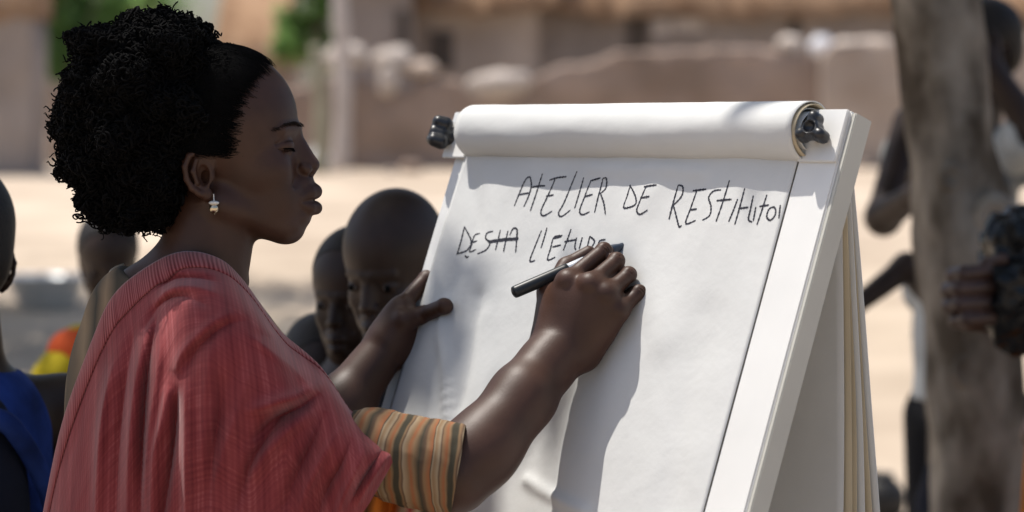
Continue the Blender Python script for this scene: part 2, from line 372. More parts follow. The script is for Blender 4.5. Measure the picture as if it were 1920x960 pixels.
# pale posts
def post(px0, px1, py0, d, label, m):
    r_ = (X(px1, d) - X(px0, d)) / 2; x_ = (X(px1, d) + X(px0, d)) / 2; zb = gz(x_, d) - .05; zt = Zp(py0, d)
    pts = [np.array([x_ + .03 * math.sin(t * 4), d, zb + (zt - zb) * t]) for t in np.linspace(0, 1, 14)]; V, Q = tube(pts, np.array([r_ * (1.1 - .25 * t + .08 * math.sin(t * 19)) for t in np.linspace(0, 1, 14)]), 14)
    o = link('wooden_post', pyd('post', [np.array(v) - pts[0] for v in V], Q), m); o.location = pts[0]; return tag(o, label, 'post')
post(622, 654, -60, 30.5, 'tall pale weathered post where the long mud wall begins', M_PLASTER)
post(584, 612, 84, 29.5, 'short olive stump post beside the white bucket', mat('wood_olive', (.30, .28, .20), .9, .15, bump=.5))

# ---- trees
def leaves(n, centres, spread, size, name, m, root, flat=.6, keep=None):
    """leaf-shaped faces scattered through clumps: two quads folded along the midrib each"""
    C = centres[rng.integers(0, len(centres), n)] + rng.normal(0, 1, (n, 3)) * spread * np.array([1, 1, flat])
    if keep is not None: C = C[keep(C)]
    n = len(C); a = rng.normal(0, 1, (n, 3)) * np.array([1, 1, .45]); a /= np.linalg.norm(a, axis=1, keepdims=True)
    b = np.cross(a, rng.normal(0, 1, (n, 3)) * .5 + np.array([0, 0, 1.0])); b /= np.linalg.norm(b, axis=1, keepdims=True); u = np.cross(a, b)
    L_ = (size * rng.uniform(.6, 1.3, n))[:, None]; w = L_ * .24
    V = np.stack([C - a * L_ * .5, C - a * L_ * .05 + b * w + u * w * .35, C + a * L_ * .5 - u * L_ * .06, C - a * L_ * .05 - b * w + u * w * .35], 1)
    i = np.arange(n)[:, None] * 4; T = np.concatenate([i + np.array([0, 1, 2]), i + np.array([0, 2, 3])], 0)
    return part(name, mesh_np(name, V.reshape(-1, 3), T, False), m, root)
def limb(pts, r0, r1, sides=10, n=14, wob=.03, seed=0):
    q = catmull(pts, np.linspace(0, 1, n)); q = q + np.array([[wob * noise.noise(Vector((p_[0] * 2, p_[1] * 2, p_[2] * 2 + seed + k * 7))) for k in range(3)] for p_ in q])
    return tube(q, np.linspace(r0, r1, n), sides)
# the shade tree whose trunk stands on the right
TY = 6.2
tree = thing('shade_tree', 'shade tree with a rough mottled trunk leaning beside the easel', 'tree', (X(1800, TY), TY, 0))
tp = [(1880, 1720), (1858, 1200), (1840, 960), (1822, 640), (1803, 430), (1778, 270), (1752, 0), (1712, -300)]
cpx = [P(a_, b_, TY) for a_, b_ in tp]; cpx[0][2] = -.05
rw = np.interp(np.linspace(0, 1, 60), np.linspace(0, 1, 8), [.19, .125, .112, .106, .100, .086, .090, .082])
path = catmull(cpx, np.linspace(0, 1, 60)); V, Q = tube(path, rw, 40)
V = np.array(V); ctr = np.concatenate([np.repeat(path, 40, 0), path[:1], path[-1:]])
off = np.array([.34 * noise.noise(Vector((v[0] * 5, v[1] * 5, v[2] * 1.7))) + .12 * noise.noise(Vector((v[0] * 16, v[1] * 16, v[2] * 6))) + .07 * noise.noise(Vector((v[0] * 40, v[1] * 40, v[2] * 14))) for v in V])
V = ctr + (V - ctr) * (1 + off)[:, None]; part('trunk', pyd('trunk', V, Q), M_BARK, tree)
def knot(px, py, w):
    f = Field(); c = P(px, py, TY); c[1] = TY - .10; f.ell(c, (w, w * .6, w * 1.2)); f.ell(c + np.array([0, -w * .7, 0]), (w * .5, w * .5, w * .6), w * .3, 's'); part('knot', mesh_np('knot', *f.mesh(.004)), M_BARK, tree)
knot(1850, 405, .045); knot(1770, 330, .03); knot(1800, 690, .035)
top = path[-1]
LIMBS = [[top, top + np.array([-.6, -.8, 1.0]), np.array([-1.2, 4.7, 4.2]), np.array([-2.4, 3.4, 4.9])], [top, top + np.array([.5, .3, 1.0]), np.array([2.2, 6.6, 4.6]), np.array([3.6, 7.0, 5.4])],
         [top, top + np.array([-.3, .5, 1.1]), np.array([-.4, 7.4, 4.6]), np.array([-1.3, 8.8, 5.2])], [top, top + np.array([-.2, -.6, 1.2]), np.array([.8, 4.2, 4.4]), np.array([1.0, 2.4, 4.9])],
         [top, top + np.array([-.8, .1, 1.2]), np.array([-1.3, 6.0, 4.7]), np.array([-3.0, 5.6, 5.3])], [top, top + np.array([.2, -.1, 1.4]), np.array([.9, 5.9, 5.2]), np.array([1.2, 6.0, 6.4])]]
tips = []
for i, l in enumerate(LIMBS):
    V, Q = limb(l, .075, .02, seed=i); part('limb', pyd('limb', V, Q), M_BARK, tree)
    for k in range(16):
        t = .35 + .65 * k / 15; c = catmull(l, [t])[0]; d_ = rng.normal(0, 1, 3) * np.array([1, 1, .45]); d_ /= np.linalg.norm(d_); e = c + d_ * rng.uniform(.5, 1.3); tips += [e, (c + e) / 2]
        if k % 2 == 0: V, Q = limb([c, (c + e) / 2 + rng.normal(0, .06, 3), e], .016, .004, 6, 6, .0); part('branch', pyd('branch', V, Q), M_BARK, tree)
for hx, hy, hz, hk in ((-.45, 3.5, 1.35, 3.2), (-.52, 3.45, 1.05, 3.3), (-.33, 3.5, 1.4, 3.4), (-.45, 3.4, .8, 3.5)): tips += [np.array([hx, hy, hz]) + np.array(SUN) * hk + rng.normal(0, .06, 3) for _ in range(4)]  # leaf clumps added up the sun ray to shade her head and back
tips = np.array(tips)
# leaves culled along the sun rays to light the easel and the woman's shoulder
S_ = np.array(SUN)
def gaps(C):
    t = (C[:, 2] - 1.15) / S_[2]; G = C - S_ * t[:, None]; x, y = G[:, 0], G[:, 1]; k = np.ones(len(C), bool); r = rng.random(len(C))
    board = (np.abs((x - .10) * BU[0] + (y - 3.55) * BU[1]) < .46) & (np.abs((x - .10) * BH[0] + (y - 3.55) * BH[1]) < .30)
    shoulder = ((x + .31) ** 2 + (y - 3.33) ** 2) < .20 ** 2
    right = ((x - .10) * BU[0] + (y - 3.55) * BU[1]) > -.12
    k &= ~(board & (r < np.where(right, .993, .90))); k &= ~(shoulder & ~board & (r < .72)); return k
crown = leaves(16000, tips, .34, .15, 'crown', M_LEAF, tree, keep=gaps)
def bush_tree(px, d, py_top, py_bot, wpx, label, m, n=1900, group=None, seed=0):
    x_ = X(px, d); zb = gz(x_, d); zt, zc = Zp(py_top, d), Zp(py_bot, d); r = thing('leafy_tree', label, 'tree', (x_, d, zb), group)
    w = wpx / FP * d / 2; cl = np.array([[x_ + rng.uniform(-1, 1) * w, d + rng.uniform(-1, 1) * w * .7, rng.uniform(zc, zt)] for _ in range(26)])
    leaves(n, cl, w * .22, .22, 'crown', m, r, .9)
    V, Q = limb([np.array([x_, d, zb - .05]), np.array([x_ + .1, d, (zb + zc) / 2]), np.array([x_, d, (zc + zt) / 2])], .10, .04, 8, 10); part('trunk', pyd('trunk', V, Q), M_BARK, r)
    for k in range(5): V, Q = limb([np.array([x_, d, zc]), (np.array([x_, d, zc]) + cl[k]) / 2, cl[k]], .03, .01, 6, 6); part('limb', pyd('limb', V, Q), M_BARK, r)
    return r
bush_tree(135, 34, -120, 130, 210, 'bright green leafy tree rising behind the grey mud house', M_LEAFB)
bush_tree(220, 42, -130, 60, 200, 'green tree spreading over the cream hut beyond the curls', M_LEAFB)
bush_tree(588, 38, -140, 100, 120, 'green tree between the orange thatch and the pale post', M_LEAFB)
bush_tree(1880, 50, -100, 20, 160, 'pale green tree above the far hut beside the trunk', M_LEAFB)
# neighbouring shade trees whose crowns darken the nearer sand (their trunks stand outside the view)
def shade_tree(x_, y_, label, R_=3.0, n=6500):
    zb = gz(x_, y_); r = thing('shade_tree', label, 'tree', (x_, y_, zb)); base = np.array([x_, y_, zb - .05]); fk = np.array([x_ + .1, y_, zb + 2.6])
    V, Q = limb([base, (base + fk) / 2 + np.array([.06, 0, 0]), fk], .17, .12, 14, 16); part('trunk', pyd('trunk', V, Q), M_BARK, r); cl = []
    for k in range(8):
        a_ = k * 2 * math.pi / 8 + .3; e = fk + np.array([math.cos(a_) * R_ * rng.uniform(.6, .95), math.sin(a_) * R_ * rng.uniform(.6, .95), rng.uniform(.9, 2.0)]); mid = (fk + e) / 2 + np.array([0, 0, .3])
        V, Q = limb([fk, mid, e], .07, .015, 7, 8); part('limb', pyd('limb', V, Q), M_BARK, r)
        for t in np.linspace(.35, 1.05, 7): cl.append(fk * (1 - t) ** 2 + 2 * mid * t * (1 - t) + e * t * t + rng.normal(0, .35, 3) * np.array([1, 1, .5]))
    leaves(n, np.array(cl), .38, .17, 'crown', M_LEAF, r); return r
shade_tree(-4.6, 15.2, 'spreading shade tree standing beyond the metal basin', 4.4, 17000)
shade_tree(4.6, 15.8, 'spreading shade tree standing beyond the mottled trunk', 3.4)
# ------------------------------------------------------------------ the flip chart easel
chart = thing('flip_chart', 'white flip chart easel holding a paper pad, leaning back', 'flip chart', tuple(bp(-.03, 1.0)[:2]) + (0.0,))
PL, PR = -.352, .2385                       # paper edges along the board
dg = lambda u: (BO[2] + 0.0) / -BD[2]      # distance down the board to the ground
LEN = dg(0)
bm = bmesh.new(); add_box(bm, bp(-.03, .40, -.0135), BU * .64, BD * .86, BN * .016, .002); part('board', bm_mesh('board', bm), M_WHITE, chart)
for u, w in ((.2685, .062), (-.3665, .026)):
    bm = bmesh.new()
    top = -.058 if u > 0 else -.05
    add_box(bm, bp(u, (top + LEN) / 2, (-.0035 if u > 0 else -.008)), BU * w, BD * (LEN - top), BN * .022, .002)
    part('post', bm_mesh('post', bm), M_WHITE, chart)
# outer flange behind the near post, a channel with a dark gap at the top
bm = bmesh.new(); add_box(bm, bp(.3032, (LEN - .056) / 2, -.0075), BU * .006, BD * (LEN + .056), BN * .027, .001); part('post_flange', bm_mesh('flange', bm), M_EDGE, chart)
bm = bmesh.new(); add_box(bm, bp(-.03, -.035, -.008), BU * .66, BD * .03, BN * .012, .002); part('clamp_bar', bm_mesh('clamp', bm), M_WHITE, chart)
bm = bmesh.new(); add_box(bm, bp(-.03, .84, .02), BU * .66, BD * .02, BN * .06, .003); part('pen_ledge', bm_mesh('ledge', bm), M_WHITE, chart)
for u in (.2695, -.372):                    # clamp plates under the knobs
    bm = bmesh.new(); w = .058 if u > 0 else .045
    add_box(bm, bp(u, -.027, .0102), BU * w, BD * .062, BN * .005, .001); part('clamp_plate', bm_mesh('plate', bm), M_WHITE, chart)
def knob(c, ax, r, depth):
    """three-lobed black hand screw on a short collar"""
    f = Field(); ax = np.array(ax) / np.linalg.norm(ax); a = np.cross(ax, [0, 0, 1]); a /= np.linalg.norm(a); b = np.cross(ax, a)
    f.cone(c, c + ax * depth * .6, r * .45, r * .45)
    f.cone(c + ax * depth * .7, c + ax * depth, r * .62, r * .55, .003)
    for i in range(3):
        q = a * math.cos(i * 2.094 + .5) + b * math.sin(i * 2.094 + .5)
        f.cone(c + ax * depth * .62 + q * r * .72, c + ax * depth * .98 + q * r * .72, r * .42, r * .38, .003)
    f.cone(c + ax * depth * 1.25, c + ax * depth * 1.5, r * .38, r * .3, .002, 's')
    return mesh_np('knob', *f.mesh(.0014))
part('knob', knob(bp(.268, -.026, .012), BN * .9 + BU * .25, .0185, .026), M_BLACKPL, chart)
part('knob', knob(bp(-.385, -.022, .006), BN * .75 - BU * .5, .022, .028), M_BLACKPL, chart)
# rear legs of the A-frame
for u in (-.33, .20):
    top = bp(u, -.02, -.04); foot = bp(u, 0, 0) + (-BH) * .30; foot[2] = 0.0
    foot = np.array([foot[0], foot[1], 0.012]); V, Fq = tube(np.linspace(top, foot, 6), .012, 8); part('rear_leg', pyd('rear_leg', V, Fq), M_EDGE, chart)
# writing sheet
nu, nd = 110, 190; us = np.linspace(PL, PR, nu); ds = np.linspace(-.02, .80, nd)
creases = [((845, 575), (842, 640), (850, 700), (855, 830), .0035, 16), ((1000, 905), (1030, 925), (1075, 950), (1110, 965), .003, 12),
           ((930, 900), (975, 860), (1020, 800), (1060, 740), .003, 20), ((905, 560), (890, 640), (880, 720), (860, 800), -.003, 22),
           ((890, 330), (905, 420), (870, 520), (840, 590), -.002, 25), ((1260, 330), (1200, 420), (1220, 520), (1250, 640), .002, 40),
           ((1330, 600), (1310, 700), (1290, 800), (1270, 950), -.002, 45), ((1120, 320), (1180, 326), (1250, 322), (1330, 330), .002, 14)]
cr = []
for *pp, a, w in creases:
    q = np.array([board_uv(*x) for x in pp]); q = catmull(q, np.linspace(0, 1, 24)); cr.append((q, a * 1.7, w * .00062))
Vp = []
for d in ds:
    for u in us:
        h = .0030 * noise.noise(Vector((u * 7, d * 5, 1.3))) + .0011 * noise.noise(Vector((u * 19, d * 15, 4.1))) + .0007 * (1 - abs(noise.noise(Vector((u * 13 + d * 4, d * 9 - u * 6, 9.0))))) ** 3
        for q, a, w in cr:
            m = ((q[:, 0] - u) ** 2 + (q[:, 1] - d) ** 2).min(); h += a * math.exp(-m / (w * w))
        edge = min(1, (u - PL) / .03 + .2, (PR - u) / .03 + .15)
        Vp.append(bp(u, d, .0065 + .0025 + h * edge + (.004 * smooth01((d - .55) / .3))))
        if d == ds[0] or u == us[0]: pass
PAPER = np.array(Vp).reshape(nd, nu, 3)
def paper_n(u, d):
    i = min(max(int(round((d - ds[0]) / (ds[1] - ds[0]))), 0), nd - 1); j = min(max(int(round((u - PL) / (us[1] - us[0]))), 0), nu - 1)
    return (PAPER[i, j] - BO) @ BN
me = mesh_np('sheet', Vp, grid_faces(nd, nu)); sheet = part('paper_sheet', me, M_PAPER, chart)
sm = sheet.modifiers.new('thick', 'SOLIDIFY'); sm.thickness = .0012; sm.offset = 0
bm = bmesh.new(); add_box(bm, bp((PL + PR) / 2 - .003, .39, -.0005), BU * (PR - PL - .010), BD * .82, BN * .009, .001); part('paper_pad', bm_mesh('pad', bm), M_CREAM, chart)
# sheets thrown over the top: a bulging roll in front, leaves hanging down behind
def roll_section(r, cn, cd, k):
    pts = []
    for t in np.linspace(0, 1, 34):
        a = math.radians(-118 + 300 * t)           # from under the front bulge, up over the top, to the back
        pts.append((cn + r * math.cos(a) * (1.0 if math.cos(a) > 0 else .85), cd - r * math.sin(a)))
    return pts
for k, (r, e) in enumerate(((.0335, 0), (.0300, .004), (.0262, -.003), (.0215, .003))):
    sec = roll_section(r, .009, -.0325, k); uu = np.linspace(PL + .004 + e, PR + .010 + e, 60); V = []
    for (nn, dd) in sec:
        for u in uu:
            w = .0012 * noise.noise(Vector((u * 9, nn * 30, dd * 30 + k))) + .0007 * noise.noise(Vector((u * 30, nn * 60, dd * 60)))
            s = 1 + .05 * (u - .0)
            V.append(bp(u, -.0325 + (dd + .0325) * s + w, 0.009 + (nn - .009) * s + w))
    o = part('rolled_sheet', mesh_np('roll', V, grid_faces(34, 60)), M_PAPER if k != 1 else M_CREAM, chart)
    md = o.modifiers.new('thick', 'SOLIDIFY'); md.thickness = .0012; md.offset = 0
hang = 8
for k in range(hang):
    V = []; f = k / (hang - 1); uu = np.linspace(PL + .01, PR + .012 + .006 * math.sin(k * 2.1), 50); vv = np.linspace(0, 1, 60)
    top = bp(0, -.045 + .008 * f, -.016 - .012 * f)
    for v in vv:
        for u in uu:
            out = .018 + .105 * f * v ** 1.1 + .010 * math.sin(v * 5 + k * .22) * v + (.006 * noise.noise(Vector((u * 6, v * 4, k * .35))) * (v + .1) if k else 0)
            q = top + BU * (u - 0) + (-BH) * out; q = np.array([q[0], q[1], q[2] - v * .80]); V.append(q)
    o = part('hanging_sheet', mesh_np('hang', V, grid_faces(60, 50)), M_PAPER if k not in (1, 3, 5, 6) else M_CREAM, chart)
    md = o.modifiers.new('thick', 'SOLIDIFY'); md.thickness = .001; md.offset = 0
# handwriting: ink ribbons on the sheet, traced as pen strokes
def Z(*pts): return [(860 + x / 3.0, 310 + y / 3.0) for x, y in pts]
STROKES = [
 Z((345, 245), (378, 165), (412, 95), (436, 80)), Z((436, 80), (442, 130), (425, 190), (398, 250)), Z((368, 182), (400, 176), (434, 170)),
 Z((503, 62), (470, 165), (434, 272)), Z((440, 140), (480, 132), (516, 130)),
 Z((540, 98), (585, 84), (636, 78)), Z((572, 92), (530, 185), (492, 270), (505, 297), (552, 270)), Z((520, 188), (562, 180)),
 Z((697, 48), (660, 130), (618, 225), (588, 280), (605, 300), (656, 264)), Z((736, 84), (710, 165), (680, 256)),
 Z((772, 104), (832, 88)), Z((776, 104), (740, 190), (710, 268), (726, 292), (766, 276)), Z((735, 192), (786, 180)),
 Z((846, 92), (822, 180), (795, 282)), Z((846, 92), (866, 90), (862, 145), (826, 178)), Z((832, 176), (850, 230), (858, 292)),
 Z((1002, 126), (985, 190), (965, 254), (1000, 256), (1036, 240), (1038, 205), (1018, 160), (996, 130)),
 Z((1084, 142), (1156, 132)), Z((1098, 140), (1065, 215), (1044, 272), (1060, 296), (1102, 270)), Z((1064, 206), (1116, 196)),
 Z((1270, 128), (1240, 225), (1214, 320)), Z((1270, 128), (1296, 140), (1286, 190), (1240, 240)), Z((1240, 240), (1256, 310), (1270, 360), (1284, 352)),
 Z((1350, 160), (1428, 152)), Z((1374, 158), (1335, 260), (1308, 342), (1366, 326)), Z((1336, 266), (1372, 262)),
 Z((1514, 158), (1470, 164), (1442, 200), (1456, 250), (1448, 300), (1404, 326)), Z((1562, 104), (1525, 220), (1484, 336)), Z((1488, 218), (1572, 210)),
 Z((1606, 208), (1580, 275), (1554, 336)), Z((1646, 148), (1618, 250), (1588, 352)), Z((1608, 262), (1664, 254)),
 Z((1692, 188), (1674, 270), (1664, 322), (1684, 336)), Z((1704, 250), (1690, 330)), Z((1766, 182), (1738, 270), (1710, 352)), Z((1724, 248), (1778, 240)),
 Z((1812, 250), (1780, 262), (1766, 305), (1786, 326), (1812, 300), (1816, 265), (1802, 250)), Z((1842, 240), (1834, 316)),
 Z((66, 358), (48, 440), (28, 512)), Z((66, 362), (98, 440), (76, 490), (22, 516)), Z((64, 520), (76, 532), (88, 526)),
 Z((152, 398), (116, 408), (98, 470), (92, 500), (134, 490)), Z((102, 446), (136, 440)),
 Z((230, 388), (198, 398), (190, 428), (214, 456), (192, 494), (144, 516)), Z((270, 380), (258, 440), (244, 494)), Z((312, 384), (300, 440), (288, 502)),
 Z((200, 446), (280, 432), (368, 424)), Z((362, 374), (358, 430), (350, 504)), Z((322, 410), (340, 372), (362, 378), (360, 430)), Z((206, 454), (300, 438), (366, 432)),
 Z((492, 378), (458, 460), (428, 540), (436, 554), (456, 546)), Z((522, 362), (506, 420), (488, 478)),
 Z((612, 408), (562, 418), (544, 480), (528, 544), (572, 530)), Z((554, 472), (604, 462)), Z((606, 414), (562, 424)),
 Z((662, 372), (642, 430), (618, 494)), Z((624, 444), (694, 432)), Z((694, 420), (684, 470), (690, 490)), Z((726, 418), (708, 486)),
 Z((768, 412), (752, 480)), Z((768, 414), (794, 440), (780, 470)), Z((856, 432), (822, 440), (812, 480)), Z((818, 456), (850, 450)),
]
LETTERS = [3, 2, 3, 1, 1, 3, 3, 1, 3, 3, 3, 1, 2, 1, 2, 2, 2, 1, 1, 3, 2, 1, 6, 1, 1, 3, 2, 2, 2, 2]
assert sum(LETTERS) == len(STROKES), (sum(LETTERS), len(STROKES))
it = iter(STROKES)
for cnt in LETTERS:
  V, Fq = [], []
  for st in [next(it) for _ in range(cnt)]:
      q = np.array([board_uv(*p) for p in st]); q = catmull(q, np.linspace(0, 1, 6 * len(q)))
      T = np.gradient(q, axis=0); T /= np.linalg.norm(T, axis=1, keepdims=True) + 1e-9; Nn = np.stack([-T[:, 1], T[:, 0]], 1); n0 = len(V)
      for i, (c, nn) in enumerate(zip(q, Nn)):
          w = .0012 * (1 + .35 * math.sin(i * .5 + len(V))) * (1 - .35 * abs(2 * i / (len(q) - 1) - 1) ** 3)
          for sg in (-1, 1):
              e = c + nn * w * sg; V.append(bp(e[0], e[1], paper_n(*c) + .0009))
      for i in range(len(q) - 1): a = n0 + 2 * i; Fq.append((a, a + 1, a + 3, a + 2))
  part('letter', pyd('letter', V, Fq), M_INK, chart)
# bold letter on a turned-over leaf, seen through the side of the easel
V, Fq = [], []
topb = bp(0, -.045, -.016)
def on_hang(px, py, off):
    c = np.array([0, 0, CZ]); r = P(px, py, 1.0) - c; nrm = BH; o = topb + (-BH) * off
    return c + r * (((o - c) @ nrm) / (r @ nrm))
q = catmull(np.array([(1441, 928), (1434, 923), (1428, 929), (1433, 938), (1440, 946), (1435, 956), (1425, 953)], float), np.linspace(0, 1, 30))
for i, c in enumerate(q):
    t = q[min(i + 1, 29)] - q[max(i - 1, 0)]; t /= np.linalg.norm(t); nn = np.array([-t[1], t[0]]) * 2.6
    for sg in (-1, 1): V.append(on_hang(*(c + nn * sg), .0205))
for i in range(29): Fq.append((2 * i, 2 * i + 1, 2 * i + 3, 2 * i + 2))
part('printed_letter', pyd('letter', V, Fq), M_INK, chart)
# ------------------------------------------------------------------ people: heads
HS = 0.000625                               # one head unit (a photo pixel at 3.5 m)
def hc(px, py, lat=0.0): return np.array([px - 430.0, lat, 300.0 - py])
def head_ops(f, child=False):
    f.ell(hc(408, 225), (150, 116, 138))
    f.ell(hc(475, 305), (84, 86, 110), 26)
    f.ell(hc(500, 395), (64, 60, 52), 24)
    f.ell(hc(537, 368), (45, 47, 50), 24)
    f.ell(hc(544, 426), (27, 34, 28), 22)
    for s in (-1, 1):
        f.cone(hc(420, 380, s * 68), hc(530, 424, s * 22), 24, 26, 28)
        f.cone(hc(556, 240, s * 12), hc(534, 244, s * 60), 8.5, 8, 14)
        f.ell(hc(512, 318, s * 58), (36, 25, 30), 26)
        f.ell(hc(515, 365, s * 44), (36, 24, 36), 24)
    for s in (-1, 1): f.ell(hc(570, 274, s * 50), (24, 25, 14), 14, 's')
    f.cone(hc(546, 246), hc(575, 297), 14.5, 15.5, 12); f.cone(hc(536, 270), hc(560, 305), 20, 20, 12)
    f.ell(hc(584, 309), (15.5, 15, 14.5), 8)
    f.ell(hc(572, 343), (17, 24, 20), 12)
    for s in (-1, 1):
        f.ell(hc(572, 317, s * 17), (14, 11, 12), 5)
        f.ell(hc(581, 327, s * 9), (6, 4, 4.5), 3, 's')
        f.cone(hc(566, 322, s * 28), hc(556, 345, s * 46), 1.5, 1.5, 14, 's')
        f.chain([hc(562, 306, s * 22), hc(558, 318, s * 27), hc(564, 327, s * 25)], [1.6] * 3, 4, op='s')
    f.cone(hc(586, 322), hc(579, 331), 6, 5, 5); f.cone(hc(570, 338), hc(586, 354), 10, 9, 8)
    for s in (-1, 1):                                                                # lips
        f.chain([hc(591, 359.5, 0), hc(582, 361, s * 14), hc(565, 371, s * 31)], [11.2, 10.6, 5], 9)
        f.chain([hc(592, 390, 0), hc(582, 389, s * 14), hc(564, 380, s * 29)], [10.6, 10.2, 5], 8)
        f.chain([hc(606, 376.5, 0), hc(596, 376.5, s * 15), hc(572, 377, s * 34)], [2.6, 2.6, 2], 5, op='s')
    f.ell(hc(566, 408), (17, 28, 15), 12)
    for s in (-1, 1):                                                                # eyes, lids lowered
        f.ell(hc(537, 273, s * 46), (18, 20, 17), 5)
        f.chain([hc(556, 262, s * 38), hc(552, 261, s * 50), hc(538, 264, s * 65), hc(522, 270, s * 72)], [1.8] * 4, 4, op='s')
        f.chain([hc(556, 281, s * 36), hc(552, 282, s * 48), hc(540, 282, s * 62), hc(524, 280, s * 70)], [1.5] * 4, 3, op='s')
    for s in (-1, 1):                                                                # ears
        b = 86
        f.ell(hc(384, 324, s * (b + 6)), (25, 6, 38), 8, rot=(s * .22, 'Z'))
        hx = [(407, 322, 4), (409, 302, 7), (399, 287, 11), (382, 282, 16), (366, 291, 20), (358, 311, 22), (361, 334, 19), (371, 351, 14), (386, 362, 9)]
        f.chain([hc(x, y, s * (b + l)) for x, y, l in hx], [5, 5, 5.5, 5.5, 5.5, 5.5, 5.5, 6, 7], 3)
        f.ell(hc(397, 362, s * (b + 6)), (11, 7, 12), 5)
        f.ell(hc(391, 328, s * (b + 13)), (12, 11, 20), 4, 's')
        f.chain([hc(379, 297, s * (b + 14)), hc(373, 320, s * (b + 16)), hc(380, 342, s * (b + 12))], [4.5, 5, 4.5], 4)
        f.ell(hc(407, 330, s * (b + 6)), (6, 6, 10), 4)
def to_world(V, org, s=HS, R=None):
    V = np.asarray(V)
    if R is not None: V = V @ np.array(R).T
    return V * s + org
WO = P(430, 300, 3.5)
woman = thing('person', 'woman with curly hair and red shawl writing on the flip chart', 'person', (float(P(300, 300, 3.5)[0]), 3.5, 0.0))
W = lambda px, py, lat=0.0: to_world(hc(px, py, lat), WO)

# head, neck and upper back
f = Field(); head_ops(f)
f.cone(hc(404, 392), hc(366, 560), 80, 92, 22)
for s in (-1, 1):
    f.cone(hc(398, 380, s * 66), hc(448, 530, s * 22), 15, 15, 14)
    f.cone(hc(345, 520, s * 30), hc(335, 620, s * (140 if s < 0 else 210)), 46, 46, 40)
f.cone(hc(342, 496), hc(262, 560), 50, 62, 30)
f.ell(hc(320, 700), (130, 190, 180), 40)
hv, hq = f.mesh(2.0, lo=np.array([-250, -230, -330.]), hi=np.array([250, 230, 300.]), smooth=1)
hv = to_world(hv, WO)
body = [(hv, hq)]
# torso, hips and legs (under the clothes)
f = Field()
f.ell(W(318, 760), (.095, .115, .17)); f.ell(W(300, 1010), (.10, .125, .16), .06)
for s in (-1, 1):
    f.chain([W(300, 1080, s * 110), W(330, 1760, s * 115), W(290, 2380, s * 120)], [.085, .055, .038], .03)
    f.cone(np.array([*W(292, 0, s * 120)[:2], .035]), np.array([*W(430, 0, s * 130)[:2], .028]), .035, .028, .02)
body.append(f.mesh(.006))
# right arm and the writing hand
ARM_R = [P(425, 690, 3.375), P(620, 842, 3.362), P(850, 889, 3.352), P(905, 838, 3.37), P(980, 742, 3.41), P(1030, 680, 3.44), P(1062, 640, 3.452)]
f = Field()
f.chain(ARM_R[:3], [.048, .041, .038], .02)
f.chain(ARM_R[2:], [.039, .0378, .0328, .0285, .0270], .028)
f.cone(P(985, 748, 3.40), P(900, 850, 3.36), .026, .030, .025)
mk = {'i': P(1064, 528, 3.452), 'm': P(1106, 534, 3.437), 'r': P(1138, 553, 3.432), 'p': P(1160, 584, 3.434)}
wr = P(1066, 636, 3.452)
for k_, r_ in (('i', .0135), ('m', .0140), ('r', .0135), ('p', .0125)):
    base = wr + (mk[k_] - mk['m']) * .55
    f.cone(base, mk[k_], .019, r_, .018)
f.ell(P(1100, 592, 3.452), (.030, .018, .032), .02)
f.ell(P(1062, 585, 3.462), (.022, .018, .034), .02)
fing = {'i': [P(1064, 528, 3.452), P(1132, 470, 3.484), P(1142, 474, 3.504), P(1146, 480, 3.512)],
        'm': [P(1106, 534, 3.437), P(1156, 489, 3.468), P(1142, 490, 3.494), P(1118, 500, 3.502)],
        'r': [P(1138, 553, 3.432), P(1179, 515, 3.458), P(1166, 520, 3.482), P(1140, 532, 3.488)],
        'p': [P(1160, 584, 3.434), P(1198, 548, 3.449), P(1188, 548, 3.466), P(1164, 560, 3.474)]}
rad = {'i': (.0108, .0092, .0082, .0072), 'm': (.0105, .0092, .0082, .0074), 'r': (.0099, .0087, .0077, .007), 'p': (.0092, .0082, .007, .0064)}
unit_ = lambda v_: np.array(v_) / (np.linalg.norm(v_) + 1e-12)
for k_ in 'imrp':
    g = fing[k_]; q = rad[k_]
    f.chain(g[:2], q[:2], .004, .008); f.cone(g[1], g[2], q[1], q[2], .003); f.cone(g[2], g[3], q[2], q[3], .003)
    f.ell(g[1] + np.array([0, -.0015, .0005]), (q[1] * 1.03,) * 3, .003)
    pd = unit_(g[1] - g[0]); sd_ = unit_(np.cross(pd, [0, 1, 0])); up_ = np.cross(sd_, pd); up_ = up_ if up_[1] < 0 else -up_
    for e_ in (-.0032, 0, .0032):                       # creases over the middle joint
        cc_ = g[1] + pd * e_ + up_ * (q[1] * 1.06); f.cone(cc_ - sd_ * .005, cc_ + sd_ * .005, .0006, .0006, .0012, 's')
    f.ell(g[0] + np.array([0, -.004, .002]), (q[0] * .86,) * 3, .008)
# thumb behind the pen
f.chain([P(1030, 618, 3.462), P(1028, 548, 3.480), P(1062, 500, 3.507), P(1104, 474, 3.517)], [.017, .0125, .0105, .0085], .006, .018)
body.append(f.mesh(.0015))
